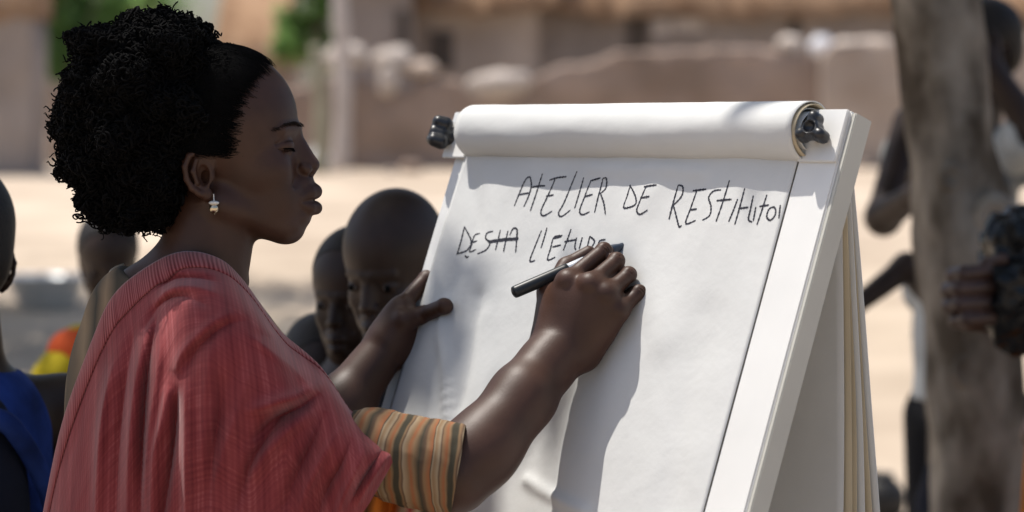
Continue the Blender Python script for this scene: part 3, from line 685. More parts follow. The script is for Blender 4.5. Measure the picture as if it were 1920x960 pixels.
# left arm and the hand that steadies the board
f = Field()
WL = P(722, 652, 3.735)
f.chain([P(420, 640, 3.64), P(560, 850, 3.68), P(640, 765, 3.71), WL], [.05, .042, .036, .0275], .02)
f.cone(P(640, 775, 3.71), P(590, 815, 3.69), .036, .038, .02)
f.ell(P(742, 612, 3.74), (.024, .017, .034), .02, rot=(.5, 'Y'))
th_tip = on_board(832, 574, .021)
f.chain([P(732, 630, 3.73), P(757, 601, 3.722), P(795, 590, 3.731), th_tip], [.017, .0125, .0105, .0095], .006, .014)
f.ell(th_tip + np.array([.001, 0, 0]), (.0108, .0095, .0098), .004)
bk = -.034                                    # fingers lie behind the board
lf = {'i': [P(752, 575, 3.745), P(800, 522, 3.775), bp(-.315, .150, bk - .004), bp(-.29, .148, bk - .002)],
      'm': [P(755, 597, 3.758), P(788, 556, 3.790), bp(-.325, .176, bk - .006), bp(-.295, .174, bk - .004)],
      'r': [P(757, 622, 3.762), P(784, 590, 3.795), bp(-.328, .200, bk - .006), bp(-.30, .199, bk - .004)],
      'p': [P(756, 646, 3.760), P(776, 622, 3.785), bp(-.335, .222, bk - .005), bp(-.312, .222, bk - .004)]}
for k_, g in lf.items():
    sc = {'i': 1.0, 'm': 1.0, 'r': .95, 'p': .85}[k_]
    f.cone(WL + (g[0] - WL) * .15, g[0], .018 * sc, .0125 * sc, .016)
    f.chain(g, [.0115 * sc, .0098 * sc, .0088 * sc, .0078 * sc], .005)
f.ell(P(762, 650, 3.745), (.016, .015, .026), .016, rot=(.45, 'Y'))
body.append(f.mesh(.0016))
part('body', mesh_np('woman_body', *join(body)), M_SKIN, woman)

# brow, lashes, earring
def strands(lines, rad, sides=4):
    V, Q = [], []
    for l in lines:
        v, q = tube(l, rad, sides, cap=False); o = len(V); V.extend(v); Q.extend([tuple(i + o for i in t) for t in q])
    return V, Q
br = []
for s in (-1, 1):
    cb = catmull([hc(566, 237, s * 16), hc(561, 233, s * 36), hc(548, 234, s * 58), hc(524, 245, s * 78)], np.linspace(0, 1, 60))
    for i, c in enumerate(cb):
        for _ in range(3 if i < 32 else 2):
            j = rng.normal(0, 1.7, 3); a = c + j; br.append([to_world(a, WO), to_world(a + np.array([-4, s * 2.5, 2.0]), WO), to_world(a + np.array([-8, s * 4.5, .5]), WO)])
V, Q = strands(br, .00022); part('eyebrows', pyd('brow', V, Q), mat('brow_hair', (.014, .009, .007), .8, spec=.1), woman)
lash = []
for s in (-1, 1):
    for t in np.linspace(.1, 1.5, 20):
        d = np.array([math.cos(t) * 18.2, s * math.sin(t) * 20.2, -6.0]); c = hc(537, 273, s * 46) + d * np.array([.94, .94, 1])
        o = np.array([math.cos(t), s * math.sin(t), -.6]); lash.append([to_world(c - o * 2.0, WO), to_world(c + o * 1.2, WO), to_world(c + o * 3.4 + np.array([0, 0, -3.0]), WO)])
V, Q = strands(lash, .0003)
for s in (-1, 1):                                        # dark lid margin
    ll = [to_world(hc(537, 273, s * 46) + np.array([math.cos(t) * 18.0, s * math.sin(t) * 20.0, -5.2]) * np.array([.965, .965, 1]), WO) for t in np.linspace(.0, 1.75, 24)]; v_, q_ = tube(ll, np.array([.0009 * math.sin(math.pi * (.12 + .76 * k / 23)) for k in range(24)]), 6, cap=False); o_ = len(V); V = list(V) + list(v_); Q = list(Q) + [tuple(i + o_ for i in t) for t in q_]; part('eyelashes', pyd('lash', V, Q), M_HAIR, woman)
M_GOLD = mat('earring_metal', (0.62, 0.52, 0.38), .25, .1, metal=1.0)
M_PEARL = mat('earring_stone', (0.75, 0.72, 0.66), .2, .05, spec=.6)
for s in (-1, 1):
    e = thing  # the earring: hook, cap and drop
    f = Field(); f.cone(W(410, 362, s * 95), W(411, 374, s * 97), .0007, .0007); f.ell(W(411, 378, s * 97), (.0062, .0062, .0026), .001)
    eo = part('earring', mesh_np('earring', *f.mesh(.0006)), M_PEARL, woman)
    f = Field(); f.ell(W(411, 388, s * 97), (.0058, .0058, .0062)); f.cone(W(411, 396, s * 97), W(411, 398, s * 97), .0022, .0016, .001)
    g = part('drop', mesh_np('drop', *f.mesh(.0006)), M_GOLD, woman); g.parent = eo; g.matrix_parent_inverse = Matrix.Identity(4)

# ------------------------------------------------------------------ hair
def poly_sdf(pts):
    pts = np.array(pts, float)
    def fn(x, z):
        d = np.full(np.broadcast(x, z).shape, 1e9); ins = np.zeros(d.shape, bool)
        for a, b in zip(pts, np.roll(pts, -1, 0)):
            ex, ez = b - a; wx, wz = x - a[0], z - a[1]; t = np.clip((wx * ex + wz * ez) / (ex * ex + ez * ez + 1e-9), 0, 1)
            d = np.minimum(d, (wx - ex * t) ** 2 + (wz - ez * t) ** 2)
            if a[1] != b[1]: ins ^= ((a[1] > z) != (b[1] > z)) & (x < (b[0] - a[0]) * (z - a[1]) / (b[1] - a[1]) + a[0])
        return np.where(ins, -1, 1) * np.sqrt(d)
    return fn
cap_poly = poly_sdf([(p[0] - 430, 300 - p[1]) for p in [(496, 106), (482, 132), (464, 158), (440, 194), (424, 228), (412, 258), (404, 276), (402, 274), (418, 268), (398, 270), (360, 276), (345, 310), (345, 370), (338, 410), (322, 432), (280, 430), (230, 300), (240, 100), (400, 50), (500, 90)]])
f = Field(); f.ell(hc(408, 225), (154.5, 121, 142.5)); f.ell(hc(360, 300), (100, 96, 110), 30)
f.func(lambda x, y, z: cap_poly(x, z) + 0 * y, (-300, -200, -200), (200, 200, 300), 3, 'i')
cv, cq = f.mesh(2.5)
hair = part('hair', mesh_np('hair_cap', to_world(cv, WO), cq), M_HAIR, woman)
# pulled-back strands on the cap and fuzz along the hairline
lines = []
def on_cap(x, lat, z, off=1.0):               # push a local point onto the cap ellipsoid
    c = hc(408, 225); r = np.array([154.5, 121, 142.5]) + off; v = np.array([x, lat, z]) - c; return c + v / np.sqrt(((v / r) ** 2).sum())
hl = catmull([(505, 108), (492, 134), (474, 158), (458, 192), (447, 225), (441, 262), (434, 290)], np.linspace(0, 1, 60))
for s in (-1, 1):
    for n_ in range(2600):
        t = rng.random(); c = hl[int(t * 59)]; v0 = np.array([c[0] - 430 + rng.normal(0, 8) - (rng.random() < .5) * rng.uniform(0, 70) - (rng.exponential(15) if t > .4 else 0), 0, 300 - c[1] + rng.normal(0, 4)])
        r = np.array([155, 121.5, 143]); q = 1 - ((v0[0] + 22) / r[0]) ** 2 - ((v0[2] - 75) / r[2]) ** 2
        if q <= 0.0: continue
        yl = s * r[1] * math.sqrt(q) * (rng.random() ** .4 if t < .12 else 1); L = rng.uniform(30, 130) * (1 - .35 * t); up = rng.uniform(.05, .35)
        l = [to_world(on_cap(v0[0] - L * w, yl * (1 + .0 * w), v0[2] + L * up * w + rng.normal(0, .4), -1.0 + 4.5 * math.sin(math.pi * min(1, w + .05))), WO) for w in (0, .2, .4, .6, .8, 1)]
        lines.append(l)
for n_ in range(1500):                                   # fine baby hairs in front of the hairline
    t = rng.random(); c = hl[int(t * 59)]; s = (-1, 1)[n_ % 2]; x0 = c[0] - 430 + rng.normal(4, 9); z0 = 300 - c[1] + rng.normal(0, 6); q = 1 - ((x0 + 22) / 151) ** 2 - ((z0 - 75) / 139) ** 2
    if q <= 0: continue
    y0 = s * 117 * math.sqrt(q); L = rng.uniform(10, 28); lines.append([to_world(on_cap(x0 - L * w, y0, z0 + L * .25 * w + rng.normal(0, .8), -3.6 + 2.2 * w), WO) for w in (0, .33, .66, 1)])
V, Q = strands(lines, .00026, 3); o = part('hair_strands', pyd('strands', V, Q), M_HAIR, woman); o.parent = hair; o.matrix_parent_inverse = Matrix.Identity(4)
# the curly mass: a dark core wrapped in thousands of small coils
ELLS = [(hc(250, 212), np.array([140, 165, 178.])), (hc(300, 105), np.array([95, 130, 84.])), (hc(330, 190), np.array([80, 150, 120.])), (hc(262, 322), np.array([112, 130, 88.])), (hc(290, 352), np.array([62, 120, 62.]))]
f = Field()
for c, r in ELLS: f.ell(c, r * .90, 20)
for n_ in range(150):                                   # clumps give the mass its uneven outline
    c, r = ELLS[[0, 0, 1, 2, 3, 3, 4][n_ % 7]]; d_ = rng.normal(0, 1, 3); d_ /= np.linalg.norm(d_); w_ = rng.uniform(16, 34)
    e_ = c + d_ * r
    if e_[0] < hc(380, 0)[0] and not (e_[0] > hc(318, 0)[0] and e_[2] < hc(0, 250)[2]): f.ell(c + d_ * (r * .94 - rng.uniform(-6, 14)), (w_, w_, w_ * rng.uniform(.8, 1.2)), 7)
f.func(lambda x, y, z: 10 * np.sin(x / 13.0 + 2 * np.sin(y / 19.0)) * np.sin(y / 12.0 + z / 30.0) * np.sin(z / 14.0 + 1) * .0 + 1e3, (0, 0, 0), (0, 0, 0))
kv, kq = f.mesh(5.0)
kv = kv + np.array([[noise.noise(Vector(v / 30.0)) * 22 for _ in range(3)] for v in kv]) * (kv - hc(260, 220)) / 170.0
o = part('hair_core', mesh_np('core', to_world(kv, WO), kq), M_HAIR, woman); o.parent = hair; o.matrix_parent_inverse = Matrix.Identity(4)
# sample the core surface
tri = kv[kq[:, :3]]; nr = np.cross(tri[:, 1] - tri[:, 0], tri[:, 2] - tri[:, 0]); ar = np.linalg.norm(nr, axis=1); nr /= ar[:, None] + 1e-9
cen = kv[kq].mean(1); ok = ~((cen[:, 0] > hc(395, 0)[0])) & ~((cen[:, 0] > hc(346, 0)[0]) & (cen[:, 2] < hc(0, 262)[2]) & (np.abs(cen[:, 1]) > 70))
# a few hundred small tight curls run forward over the cap so the two blend
ccen = cv[cq].mean(1); cin = np.argwhere((ccen[:, 0] > hc(350, 0)[0]) & (ccen[:, 0] < hc(452, 0)[0] - .35 * np.maximum(0, hc(0, 150)[2] - ccen[:, 2]))).ravel()
cin = cin[rng.random(len(cin)) < np.clip((hc(448, 0)[0] - ccen[cin, 0]) / 90, .03, 1) * 1900 / max(len(cin), 1) * 2.2]
pr = ar * ok; NC = 7600; pick = rng.choice(len(cen), NC, p=pr / pr.sum())
seg, sd = 20, 4; tt = np.linspace(0, 1, seg); HV = np.empty((NC, seg, sd, 3), np.float32)
aa = np.linspace(0, 2 * math.pi, sd, endpoint=False)
for n_, i in enumerate(pick):
    c, nn = cen[i], nr[i]
    if nn @ (c - hc(270, 220)) < 0: nn = -nn
    ax = nn * rng.uniform(.2, 1.0) + rng.normal(0, .75, 3) + np.array([-.10, 0, -.2]); ax /= np.linalg.norm(ax)
    a = np.cross(ax, rng.normal(0, 1, 3)); a /= np.linalg.norm(a); b = np.cross(ax, a)
    R = rng.uniform(4.5, 10); pit = rng.uniform(5, 10); turns = rng.uniform(1.0, 2.4); ph = rng.random() * 6.28; r0 = rng.uniform(1.4, 3.6); bend = rng.normal(0, 7, 3)
    ang = ph + 2 * math.pi * turns * tt; Rr = R * (1 - .35 * tt)
    loose = n_ % 16 == 0
    if loose: R = rng.uniform(7, 12); r0 = rng.uniform(2.2, 3.8); turns = rng.uniform(.9, 1.5); ang = ph + 2 * math.pi * turns * tt; Rr = R * (1 - .3 * tt)
    core = c + nn * (rng.uniform(5, 13) if loose else rng.uniform(-3, 5)) + ax * (pit * turns * (tt - .3))[:, None] + bend * (tt ** 2)[:, None]
    rd = np.cos(ang)[:, None] * a + np.sin(ang)[:, None] * b
    q = core + rd * Rr[:, None]; rr = r0 * (1 - .5 * tt)
    HV[n_] = q[:, None, :] + rr[:, None, None] * (np.cos(aa)[None, :, None] * rd[:, None, :] + np.sin(aa)[None, :, None] * ax)
ns_ = len(cin); SV = np.empty((ns_, seg, sd, 3), np.float32)
for n_, i in enumerate(cin):
    c = ccen[i]; nn = c - hc(408, 225); nn /= np.linalg.norm(nn); ax = nn * .4 + rng.normal(0, .7, 3); ax /= np.linalg.norm(ax); a = np.cross(ax, rng.normal(0, 1, 3)); a /= np.linalg.norm(a); b = np.cross(ax, a)
    R = rng.uniform(2.2, 5.5); ang = rng.random() * 6.28 + 6.28 * rng.uniform(.8, 1.8) * tt; rd = np.cos(ang)[:, None] * a + np.sin(ang)[:, None] * b
    q = c + nn * rng.uniform(-1, 2) + ax * (rng.uniform(4, 8) * (tt - .4))[:, None] + rd * (R * (1 - .3 * tt))[:, None]; rr = rng.uniform(.8, 1.7) * (1 - .5 * tt)
    SV[n_] = q[:, None, :] + rr[:, None, None] * (np.cos(aa)[None, :, None] * rd[:, None, :] + np.sin(aa)[None, :, None] * ax)
HV = np.concatenate([HV, SV]); NC += ns_
base = (np.arange(NC) * seg * sd)[:, None, None]; ii = np.arange(seg - 1)[None, :, None] * sd; jj = np.arange(sd)[None, None, :]; j2 = (jj + 1) % sd
Q = np.stack([base + ii + jj, base + ii + j2, base + ii + sd + j2, base + ii + sd + jj], -1).reshape(-1, 4)
o = part('curls', mesh_np('curls', to_world(HV.reshape(-1, 3), WO), Q), M_HAIR, woman); o.parent = hair; o.matrix_parent_inverse = Matrix.Identity(4)
# ------------------------------------------------------------------ the woman's clothes
def fabric(name, base, dark, light, period=.0045, rib=False, rough=.85):
    m = bpy.data.materials.new(name); m.use_nodes = True; N = m.node_tree.nodes; L = m.node_tree.links; b = N['Principled BSDF']
    b.inputs['Roughness'].default_value = rough; b.inputs['Specular IOR Level'].default_value = .2; b.inputs['Sheen Weight'].default_value = .25; b.inputs['Sheen Roughness'].default_value = .4
    uv = N.new('ShaderNodeUVMap'); mp = N.new('ShaderNodeMapping'); L.new(uv.outputs[0], mp.inputs[0])
    def streak(sx, sy, sc, det=3):
        q = N.new('ShaderNodeMapping'); L.new(uv.outputs[0], q.inputs[0]); q.inputs['Scale'].default_value = (sx, sy, 1)
        n = N.new('ShaderNodeTexNoise'); n.inputs['Scale'].default_value = sc; n.inputs['Detail'].default_value = det; L.new(q.outputs[0], n.inputs['Vector']); return n.outputs[0]
    wv = N.new('ShaderNodeTexWave'); wv.wave_type = 'BANDS'; wv.bands_direction = 'Y' if rib else 'X'; wv.inputs['Scale'].default_value = 6.283 / 20 / period * 1.0
    wv.inputs['Distortion'].default_value = 1.2; wv.inputs['Detail'].default_value = 2; wv.inputs['Detail Scale'].default_value = .6; L.new(uv.outputs[0], wv.inputs['Vector'])
    s1 = streak(90, 4, 1.0) if not rib else streak(6, 60, 1.0); s2 = streak(8, 8, 1.0); s3 = streak(6, 260, 1.0)
    def math_(op, a, b_):
        n = N.new('ShaderNodeMath'); n.operation = op
        for i, v in enumerate((a, b_)):
            if isinstance(v, float): n.inputs[i].default_value = v
            else: L.new(v, n.inputs[i])
        return n.outputs[0]
    t = math_('ADD', math_('MULTIPLY', wv.outputs[1], .42 if rib else .08), math_('ADD', math_('MULTIPLY', s1, .58), math_('ADD', math_('MULTIPLY', s2, .25), math_('MULTIPLY', s3, .40))))
    rp = N.new('ShaderNodeValToRGB'); L.new(t, rp.inputs[0]); e = rp.color_ramp.elements
    e[0].position = .48; e[0].color = (*dark, 1); e[1].position = .98; e[1].color = (*light, 1); x = e.new(.72); x.color = (*base, 1)
    L.new(rp.outputs[0], b.inputs['Base Color'])
    bu = N.new('ShaderNodeBump'); bu.inputs['Strength'].default_value = .25 if rib else .08; bu.inputs['Distance'].default_value = .0015; L.new(wv.outputs[1], bu.inputs['Height']); L.new(bu.outputs[0], b.inputs['Normal'])
    return m
M_SHAWL = fabric('shawl_red', (0.225, 0.040, 0.042), (0.135, 0.018, 0.022), (0.37, 0.112, 0.112), .006)
M_BAND = fabric('shawl_band', (0.185, 0.030, 0.033), (0.09, 0.011, 0.014), (0.30, 0.090, 0.088), .0055, True)
COLS = [
 [(83, 960, 3.47), (78, 1060, 3.47), (72, 1160, 3.47), (66, 1260, 3.47), (60, 1380, 3.47)],
 [(118, 796, 3.45), (112, 940, 3.425), (106, 1080, 3.415), (100, 1230, 3.43), (95, 1380, 3.43)],
 [(177, 633, 3.435), (168, 800, 3.395), (160, 980, 3.375), (155, 1180, 3.385), (150, 1380, 3.38)],
 [(217, 552, 3.435), (228, 720, 3.352), (228, 930, 3.335), (228, 1150, 3.34), (225, 1380, 3.335)],
 [(285, 497, 3.435), (300, 640, 3.33), (300, 860, 3.30), (300, 1110, 3.30), (300, 1380, 3.30)],
 [(345, 474, 3.440), (368, 600, 3.30), (372, 820, 3.272), (375, 1090, 3.275), (378, 1380, 3.28)],
 [(408, 486, 3.432), (428, 590, 3.30), (445, 790, 3.265), (450, 1080, 3.27), (455, 1380, 3.275)],
 [(455, 527, 3.440), (490, 625, 3.31), (520, 800, 3.27), (535, 1060, 3.275), (545, 1300, 3.28)],
 [(526, 624, 3.430), (555, 700, 3.325), (590, 830, 3.275), (610, 980, 3.275), (610, 1130, 3.295)],
 [(602, 692, 3.405), (624, 750, 3.330), (648, 840, 3.270), (660, 925, 3.268), (656, 1000, 3.29)],
 [(664, 779, 3.375), (682, 806, 3.325), (696, 850, 3.280), (700, 900, 3.278), (690, 945, 3.29)],
 [(742, 832, 3.350), (744, 842, 3.325), (740, 856, 3.305), (732, 872, 3.295), (722, 890, 3.295)]]
NUc, NV = 300, 240
cc = np.array([catmull(c, np.linspace(0, 1, NV)) for c in COLS])          # (12, NV, 3)
sh = catmull(cc, np.linspace(0, 1, NUc)).transpose(1, 0, 2)               # (NV, NU, 3) in px, py, depth
FOLDS = [  # (points, half width px, height mm towards the camera)
 ([(331, 700), (345, 660), (395, 610), (440, 585)], 11, 5), ([(345, 700), (372, 650), (420, 612), (470, 600)], 16, -5),
 ([(332, 735), (328, 800), (318, 880), (300, 1000)], 9, -9), ([(318, 720), (306, 790), (292, 860), (285, 1000)], 11, 7), ([(350, 720), (352, 810), (352, 900), (352, 1050)], 12, 7),
 ([(252, 620), (234, 720), (222, 830), (215, 1000)], 12, -7), ([(282, 610), (258, 720), (246, 850), (240, 1000)], 13, 7), ([(296, 590), (278, 680), (268, 800), (262, 1000)], 8, -7), ([(305, 640), (292, 740), (280, 830), (270, 960)], 9, 4),
 ([(215, 680), (198, 760), (188, 860), (182, 1000)], 11, 7),
 ([(300, 540), (330, 524), (372, 524), (405, 530)], 9, -8), ([(290, 575), (318, 545), (360, 538), (410, 552)], 10, 6), ([(270, 620), (300, 572), (340, 556), (390, 575)], 8, -5),
 ([(490, 630), (520, 640), (560, 668), (605, 712)], 14, -9), ([(470, 632), (505, 655), (550, 690), (590, 735)], 12, 5), ([(605, 712), (570, 735), (520, 752), (470, 770)], 13, 9), ([(600, 735), (560, 765), (510, 790), (470, 830)], 12, -8),
 ([(590, 770), (548, 800), (500, 850), (470, 900)], 13, 6), ([(540, 770), (500, 820), (465, 880), (440, 960)], 12, -6), ([(470, 690), (450, 760), (430, 820), (405, 900)], 14, 4), ([(610, 770), (585, 830), (555, 890), (530, 960)], 12, -6),
 ([(640, 800), (610, 850), (580, 910), (560, 970)], 12, 6), ([(660, 820), (640, 870), (612, 920), (590, 980)], 9, -5), ([(690, 830), (668, 880), (645, 930), (625, 990)], 10, 5), ([(400, 640), (390, 720), (385, 800), (380, 900)], 18, 4), ([(415, 700), (410, 780), (398, 860), (390, 960)], 12, -4),
 ([(735, 845), (715, 870), (692, 905), (670, 945)], 7, 4), ([(718, 842), (700, 868), (676, 905), (655, 945)], 6, -4)]
FOLDS = [(catmull(p, np.linspace(0, 1, 130)), w, a) for p, w, a in FOLDS]
XY = sh[:, :, :2]; disp = np.zeros((NV, NUc))
for q, w, a in FOLDS:
    dq = (XY[:, :, None, 0] - q[None, None, :, 0]) ** 2 + (XY[:, :, None, 1] - q[None, None, :, 1]) ** 2; ai = dq.argmin(2); d2 = np.take_along_axis(dq, ai[:, :, None], 2)[:, :, 0]; a = a * np.sin(np.pi * np.clip(ai / 129.0, .02, .98)) ** .6; disp += a * .0023 * (.6 * np.exp(-d2 / (w * w)) + .4 * np.exp(-np.sqrt(d2) / (.55 * w)))
for i in range(NV):
    for j in range(0, NUc):
        x, y = XY[i, j]; disp[i, j] += .0028 * noise.noise(Vector((x / 60 + y / 260, y / 150 - x / 300, 2))) + .0013 * noise.noise(Vector((x / 22 + y / 90, y / 60, 5)))
dd = sh[:, :, 2] - disp
SH = np.stack([(XY[:, :, 0] - 960) / FP * sh[:, :, 2], dd, CZ + (HOR - XY[:, :, 1]) / FP * sh[:, :, 2]], -1)
du = np.concatenate([np.zeros((NV, 1)), np.cumsum(np.linalg.norm(np.diff(SH, axis=1), axis=2), 1)], 1)[NV // 3][None, :].repeat(NV, 0)
dv = np.concatenate([np.zeros((1, NUc)), np.cumsum(np.linalg.norm(np.diff(SH, axis=0), axis=2), 0)], 0)
me = mesh_np('shawl', SH.reshape(-1, 3), grid_faces(NV, NUc)); set_uv(me, np.stack([du, dv], -1).reshape(-1, 2))
shawl = part('shawl', me, M_SHAWL, woman); md = shawl.modifiers.new('thick', 'SOLIDIFY'); md.thickness = .002; md.offset = 0
# ribbed border along the upper edge: a rounded strip lying on the shawl
nb = 14; ndv = dv; B = []; UVb = []
for k in range(nb):
    t = k / (nb - 1); row = []
    for j in range(NUc):
        wj = .044 * (1 - .93 * smooth01((j / NUc - .66) / .2)); s = wj * t
        i = int(np.searchsorted(dv[:, j], s)); i = min(max(i, 1), NV - 1); f0 = (s - dv[i - 1, j]) / (dv[i, j] - dv[i - 1, j] + 1e-9)
        q = SH[i - 1, j] * (1 - f0) + SH[i, j] * f0; e = .002 + .0045 * math.sin(math.pi * min(1, t * 1.02)) ** .6 * (wj / .044)
        row.append(q + np.array([0, -e, .35 * e])); UVb.append((s, du[0, j]))
    B.append(row)
me = mesh_np('band', np.array(B).reshape(-1, 3), grid_faces(nb, NUc)); set_uv(me, UVb)
o = part('border_band', me, M_BAND, woman); o.parent = shawl; o.matrix_parent_inverse = Matrix.Identity(4); md = o.modifiers.new('thick', 'SOLIDIFY'); md.thickness = .0025; md.offset = 0

# patterned blouse: stripes follow the cloth
def stripes(name, ramp, scale, use_uv=True, axis=0):
    m = bpy.data.materials.new(name); m.use_nodes = True; N = m.node_tree.nodes; L = m.node_tree.links; b = N['Principled BSDF']
    b.inputs['Roughness'].default_value = .85; b.inputs['Specular IOR Level'].default_value = .2
    tc = N.new('ShaderNodeTexCoord'); sp = N.new('ShaderNodeSeparateXYZ'); L.new(tc.outputs['UV' if use_uv else 'Object'], sp.inputs[0])
    nz = N.new('ShaderNodeTexNoise'); nz.inputs['Scale'].default_value = 14; L.new(tc.outputs['UV' if use_uv else 'Object'], nz.inputs['Vector'])
    a = N.new('ShaderNodeMath'); a.operation = 'MULTIPLY_ADD'; L.new(nz.outputs[0], a.inputs[0]); a.inputs[1].default_value = .02 ; L.new(sp.outputs[axis], a.inputs[2])
    s = N.new('ShaderNodeMath'); s.operation = 'MULTIPLY'; L.new(a.outputs[0], s.inputs[0]); s.inputs[1].default_value = scale
    fr = N.new('ShaderNodeMath'); fr.operation = 'FRACT'; L.new(s.outputs[0], fr.inputs[0])
    rp = N.new('ShaderNodeValToRGB'); rp.color_ramp.interpolation = 'LINEAR'; L.new(fr.outputs[0], rp.inputs[0]); e = rp.color_ramp.elements
    e[0].position = ramp[0][0]; e[0].color = (*ramp[0][1], 1); e[1].position = ramp[-1][0]; e[1].color = (*ramp[-1][1], 1)
    for p_, c in ramp[1:-1]: q = e.new(p_); q.color = (*c, 1)
    L.new(rp.outputs[0], b.inputs['Base Color']); return m
TAN, OLV, ORG, BRN, PAL = (.22, .135, .07), (.05, .043, .028), (.27, .10, .042), (.10, .06, .037), (.29, .22, .14)
M_SLEEVE = stripes('sleeve_stripes', [(0, TAN), (.07, PAL), (.10, BRN), (.13, TAN), (.2, ORG), (.24, TAN), (.28, OLV), (.37, OLV), (.40, TAN), (.44, BRN), (.46, PAL), (.55, TAN), (.60, ORG), (.66, TAN), (.74, OLV), (.80, BRN), (.84, TAN), (.93, ORG), (.95, OLV), (.965, PAL), (1, TAN)], 17)
M_BLOUSE = stripes('blouse_stripes', [(0, (.12, .09, .06)), (.2, (.22, .16, .10)), (.4, (.05, .045, .035)), (.6, (.26, .18, .11)), (.8, (.08, .065, .045)), (1, (.12, .09, .06))], 16, False, 0)
M_ORANGE = stripes('orange_stripes', [(0, (.50, .16, .02)), (.3, (.55, .19, .02)), (.36, (.10, .05, .03)), (.42, (.5, .15, .02)), (.62, (.45, .12, .02)), (.68, (.42, .36, .26)), (.74, (.25, .03, .03)), (.80, (.42, .36, .26)), (.86, (.05, .045, .03)), (.92, (.42, .36, .26)), (1, (.50, .16, .02))], 7)
f = Field()
f.ell(W(302, 765, 45), (.116, .125, .178)); f.ell(W(295, 1010, 20), (.112, .125, .17), .05)
f.cone(W(320, 630, -60), W(335, 660, -130), .05, .045, .04); f.cone(W(320, 620, 120), W(335, 640, 250), .052, .055, .04)
f.cone(W(395, 640, 235), W(560, 850, 255), .058, .055, .03)
f.cone(W(330, 545), W(246, 574), .036, .0415, .03); f.ell(W(348, 452), (.086, .14, .062), .004, 's')
part('blouse', mesh_np('blouse', *f.mesh(.003)), M_BLOUSE, woman)
tr = catmull([W(222, 548, -60), W(212, 528, -30), W(207, 512, 0), W(214, 504, 22), W(226, 499, 40)], np.linspace(0, 1, 40)); V, Q = tube(tr, .0022, 6)
part('neck_trim', pyd('trim', V, Q), mat('trim_cream', (.45, .36, .26), .8), woman)
# long wrapper skirt down to the feet
V = []; ns, nc = 30, 72
for i in range(ns):
    t = i / (ns - 1); c = W(300 + 10 * t, 0); z = .86 - .78 * t
    for j in range(nc):
        a = 2 * math.pi * j / nc; w = 1 + .05 * math.sin(a * 7 + t * 2) * t + .03 * math.sin(a * 13) * t
        V.append((c[0] + math.cos(a) * (.125 + .05 * t) * w, 3.5 + math.sin(a) * (.145 + .05 * t) * w, z))
Fq = [(i * nc + j, i * nc + (j + 1) % nc, (i + 1) * nc + (j + 1) % nc, (i + 1) * nc + j) for i in range(ns - 1) for j in range(nc)]
me = pyd('skirt', V, Fq); set_uv(me, [(j / nc * 1.1, i / ns * .8) for i in range(ns) for j in range(nc)]); part('skirt', me, M_ORANGE, woman)
# sleeve over the writing arm
ax = catmull([P(655, 838, 3.352), P(700, 845, 3.350), P(750, 858, 3.348), P(806, 872, 3.346), P(859, 881, 3.346)], np.linspace(0, 1, 46)); V, UVs = [], []
T = np.gradient(ax, axis=0); T /= np.linalg.norm(T, axis=1, keepdims=True); L_ = np.concatenate([[0], np.cumsum(np.linalg.norm(np.diff(ax, axis=0), axis=1))])
for i in range(46):
    b1 = np.cross(T[i], [0, 1, 0]); b1 /= np.linalg.norm(b1); b2 = np.cross(T[i], b1)
    for j in range(65):
        a = 2 * math.pi * j / 64; wk = 1 - .65 * i / 45; r = .0500 * (.84 + .16 * smooth01(i / 22)) * (1 + .10 * wk * noise.noise(Vector((math.cos(a) * 1.6 + i * .05, math.sin(a) * 1.6, i * .07))) - .06 * wk * abs(noise.noise(Vector((math.cos(a) * 3 + i * .12, math.sin(a) * 3 - i * .06, i * .04)))) + .03 * noise.noise(Vector((math.cos(a) * 6, math.sin(a) * 6, i * .3)))) + .0012 * (i in (43, 44, 45))
        V.append(ax[i] + (b1 * math.cos(a) + b2 * math.sin(a)) * r); UVs.append((L_[i] + .012 * math.sin(a * 1.0 + .6), a / 6.283 * .3))
me = mesh_np('sleeve', V, grid_faces(46, 65)); set_uv(me, UVs); o = part('sleeve', me, M_SLEEVE, woman); md = o.modifiers.new('thick', 'SOLIDIFY'); md.thickness = .0018; md.offset = 1
# loose orange cloth hanging under the sleeve
V, UVs = [], []
for i in range(40):
    for j in range(50):
        u = j / 49; t = i / 39; x = 630 + 232 * u; y = 880 + (18 * math.sin(u * 3.1)) + 330 * t
        d = 3.372 + .014 * math.sin(u * 17 + t * 1.5) + .006 * math.sin(u * 31) - .012 * t; V.append(P(x - 40 * t * u, y, d)); UVs.append((u * .15 + .02 * t, t * .2))
me = mesh_np('flap', V, grid_faces(40, 50)); set_uv(me, UVs); o = part('hanging_cloth', me, M_ORANGE, woman); md = o.modifiers.new('thick', 'SOLIDIFY'); md.thickness = .0015

# ------------------------------------------------------------------ the marker pen
a = P(962, 549, 3.460); b = on_board(1184, 454, .001); d = (b - a); LP = np.linalg.norm(d); d /= LP
pen = thing('marker_pen', 'dark marker pen held in the writing hand against the paper', 'marker', tuple(a))
def lathe(prof, sides=28):
    V, Q = [], []; e1 = np.cross(d, [0, 0, 1]); e1 /= np.linalg.norm(e1); e2 = np.cross(d, e1)
    for s, r in prof:
        for j in range(sides): an = 2 * math.pi * j / sides; V.append(a + d * s * LP + (e1 * math.cos(an) + e2 * math.sin(an)) * r)
    for i in range(len(prof) - 1):
        for j in range(sides): k = (j + 1) % sides; Q.append((i * sides + j, i * sides + k, (i + 1) * sides + k, (i + 1) * sides + j))
    return pyd('lathe', V, Q)
M_PENG = mat('pen_grey', (.014, .017, .020), .4, .15, spec=.3); M_PENS = mat('pen_silver', (.5, .53, .56), .3, .05, spec=.5); M_PENB = mat('pen_blue', (.016, .028, .050), .35, .2, spec=.5)
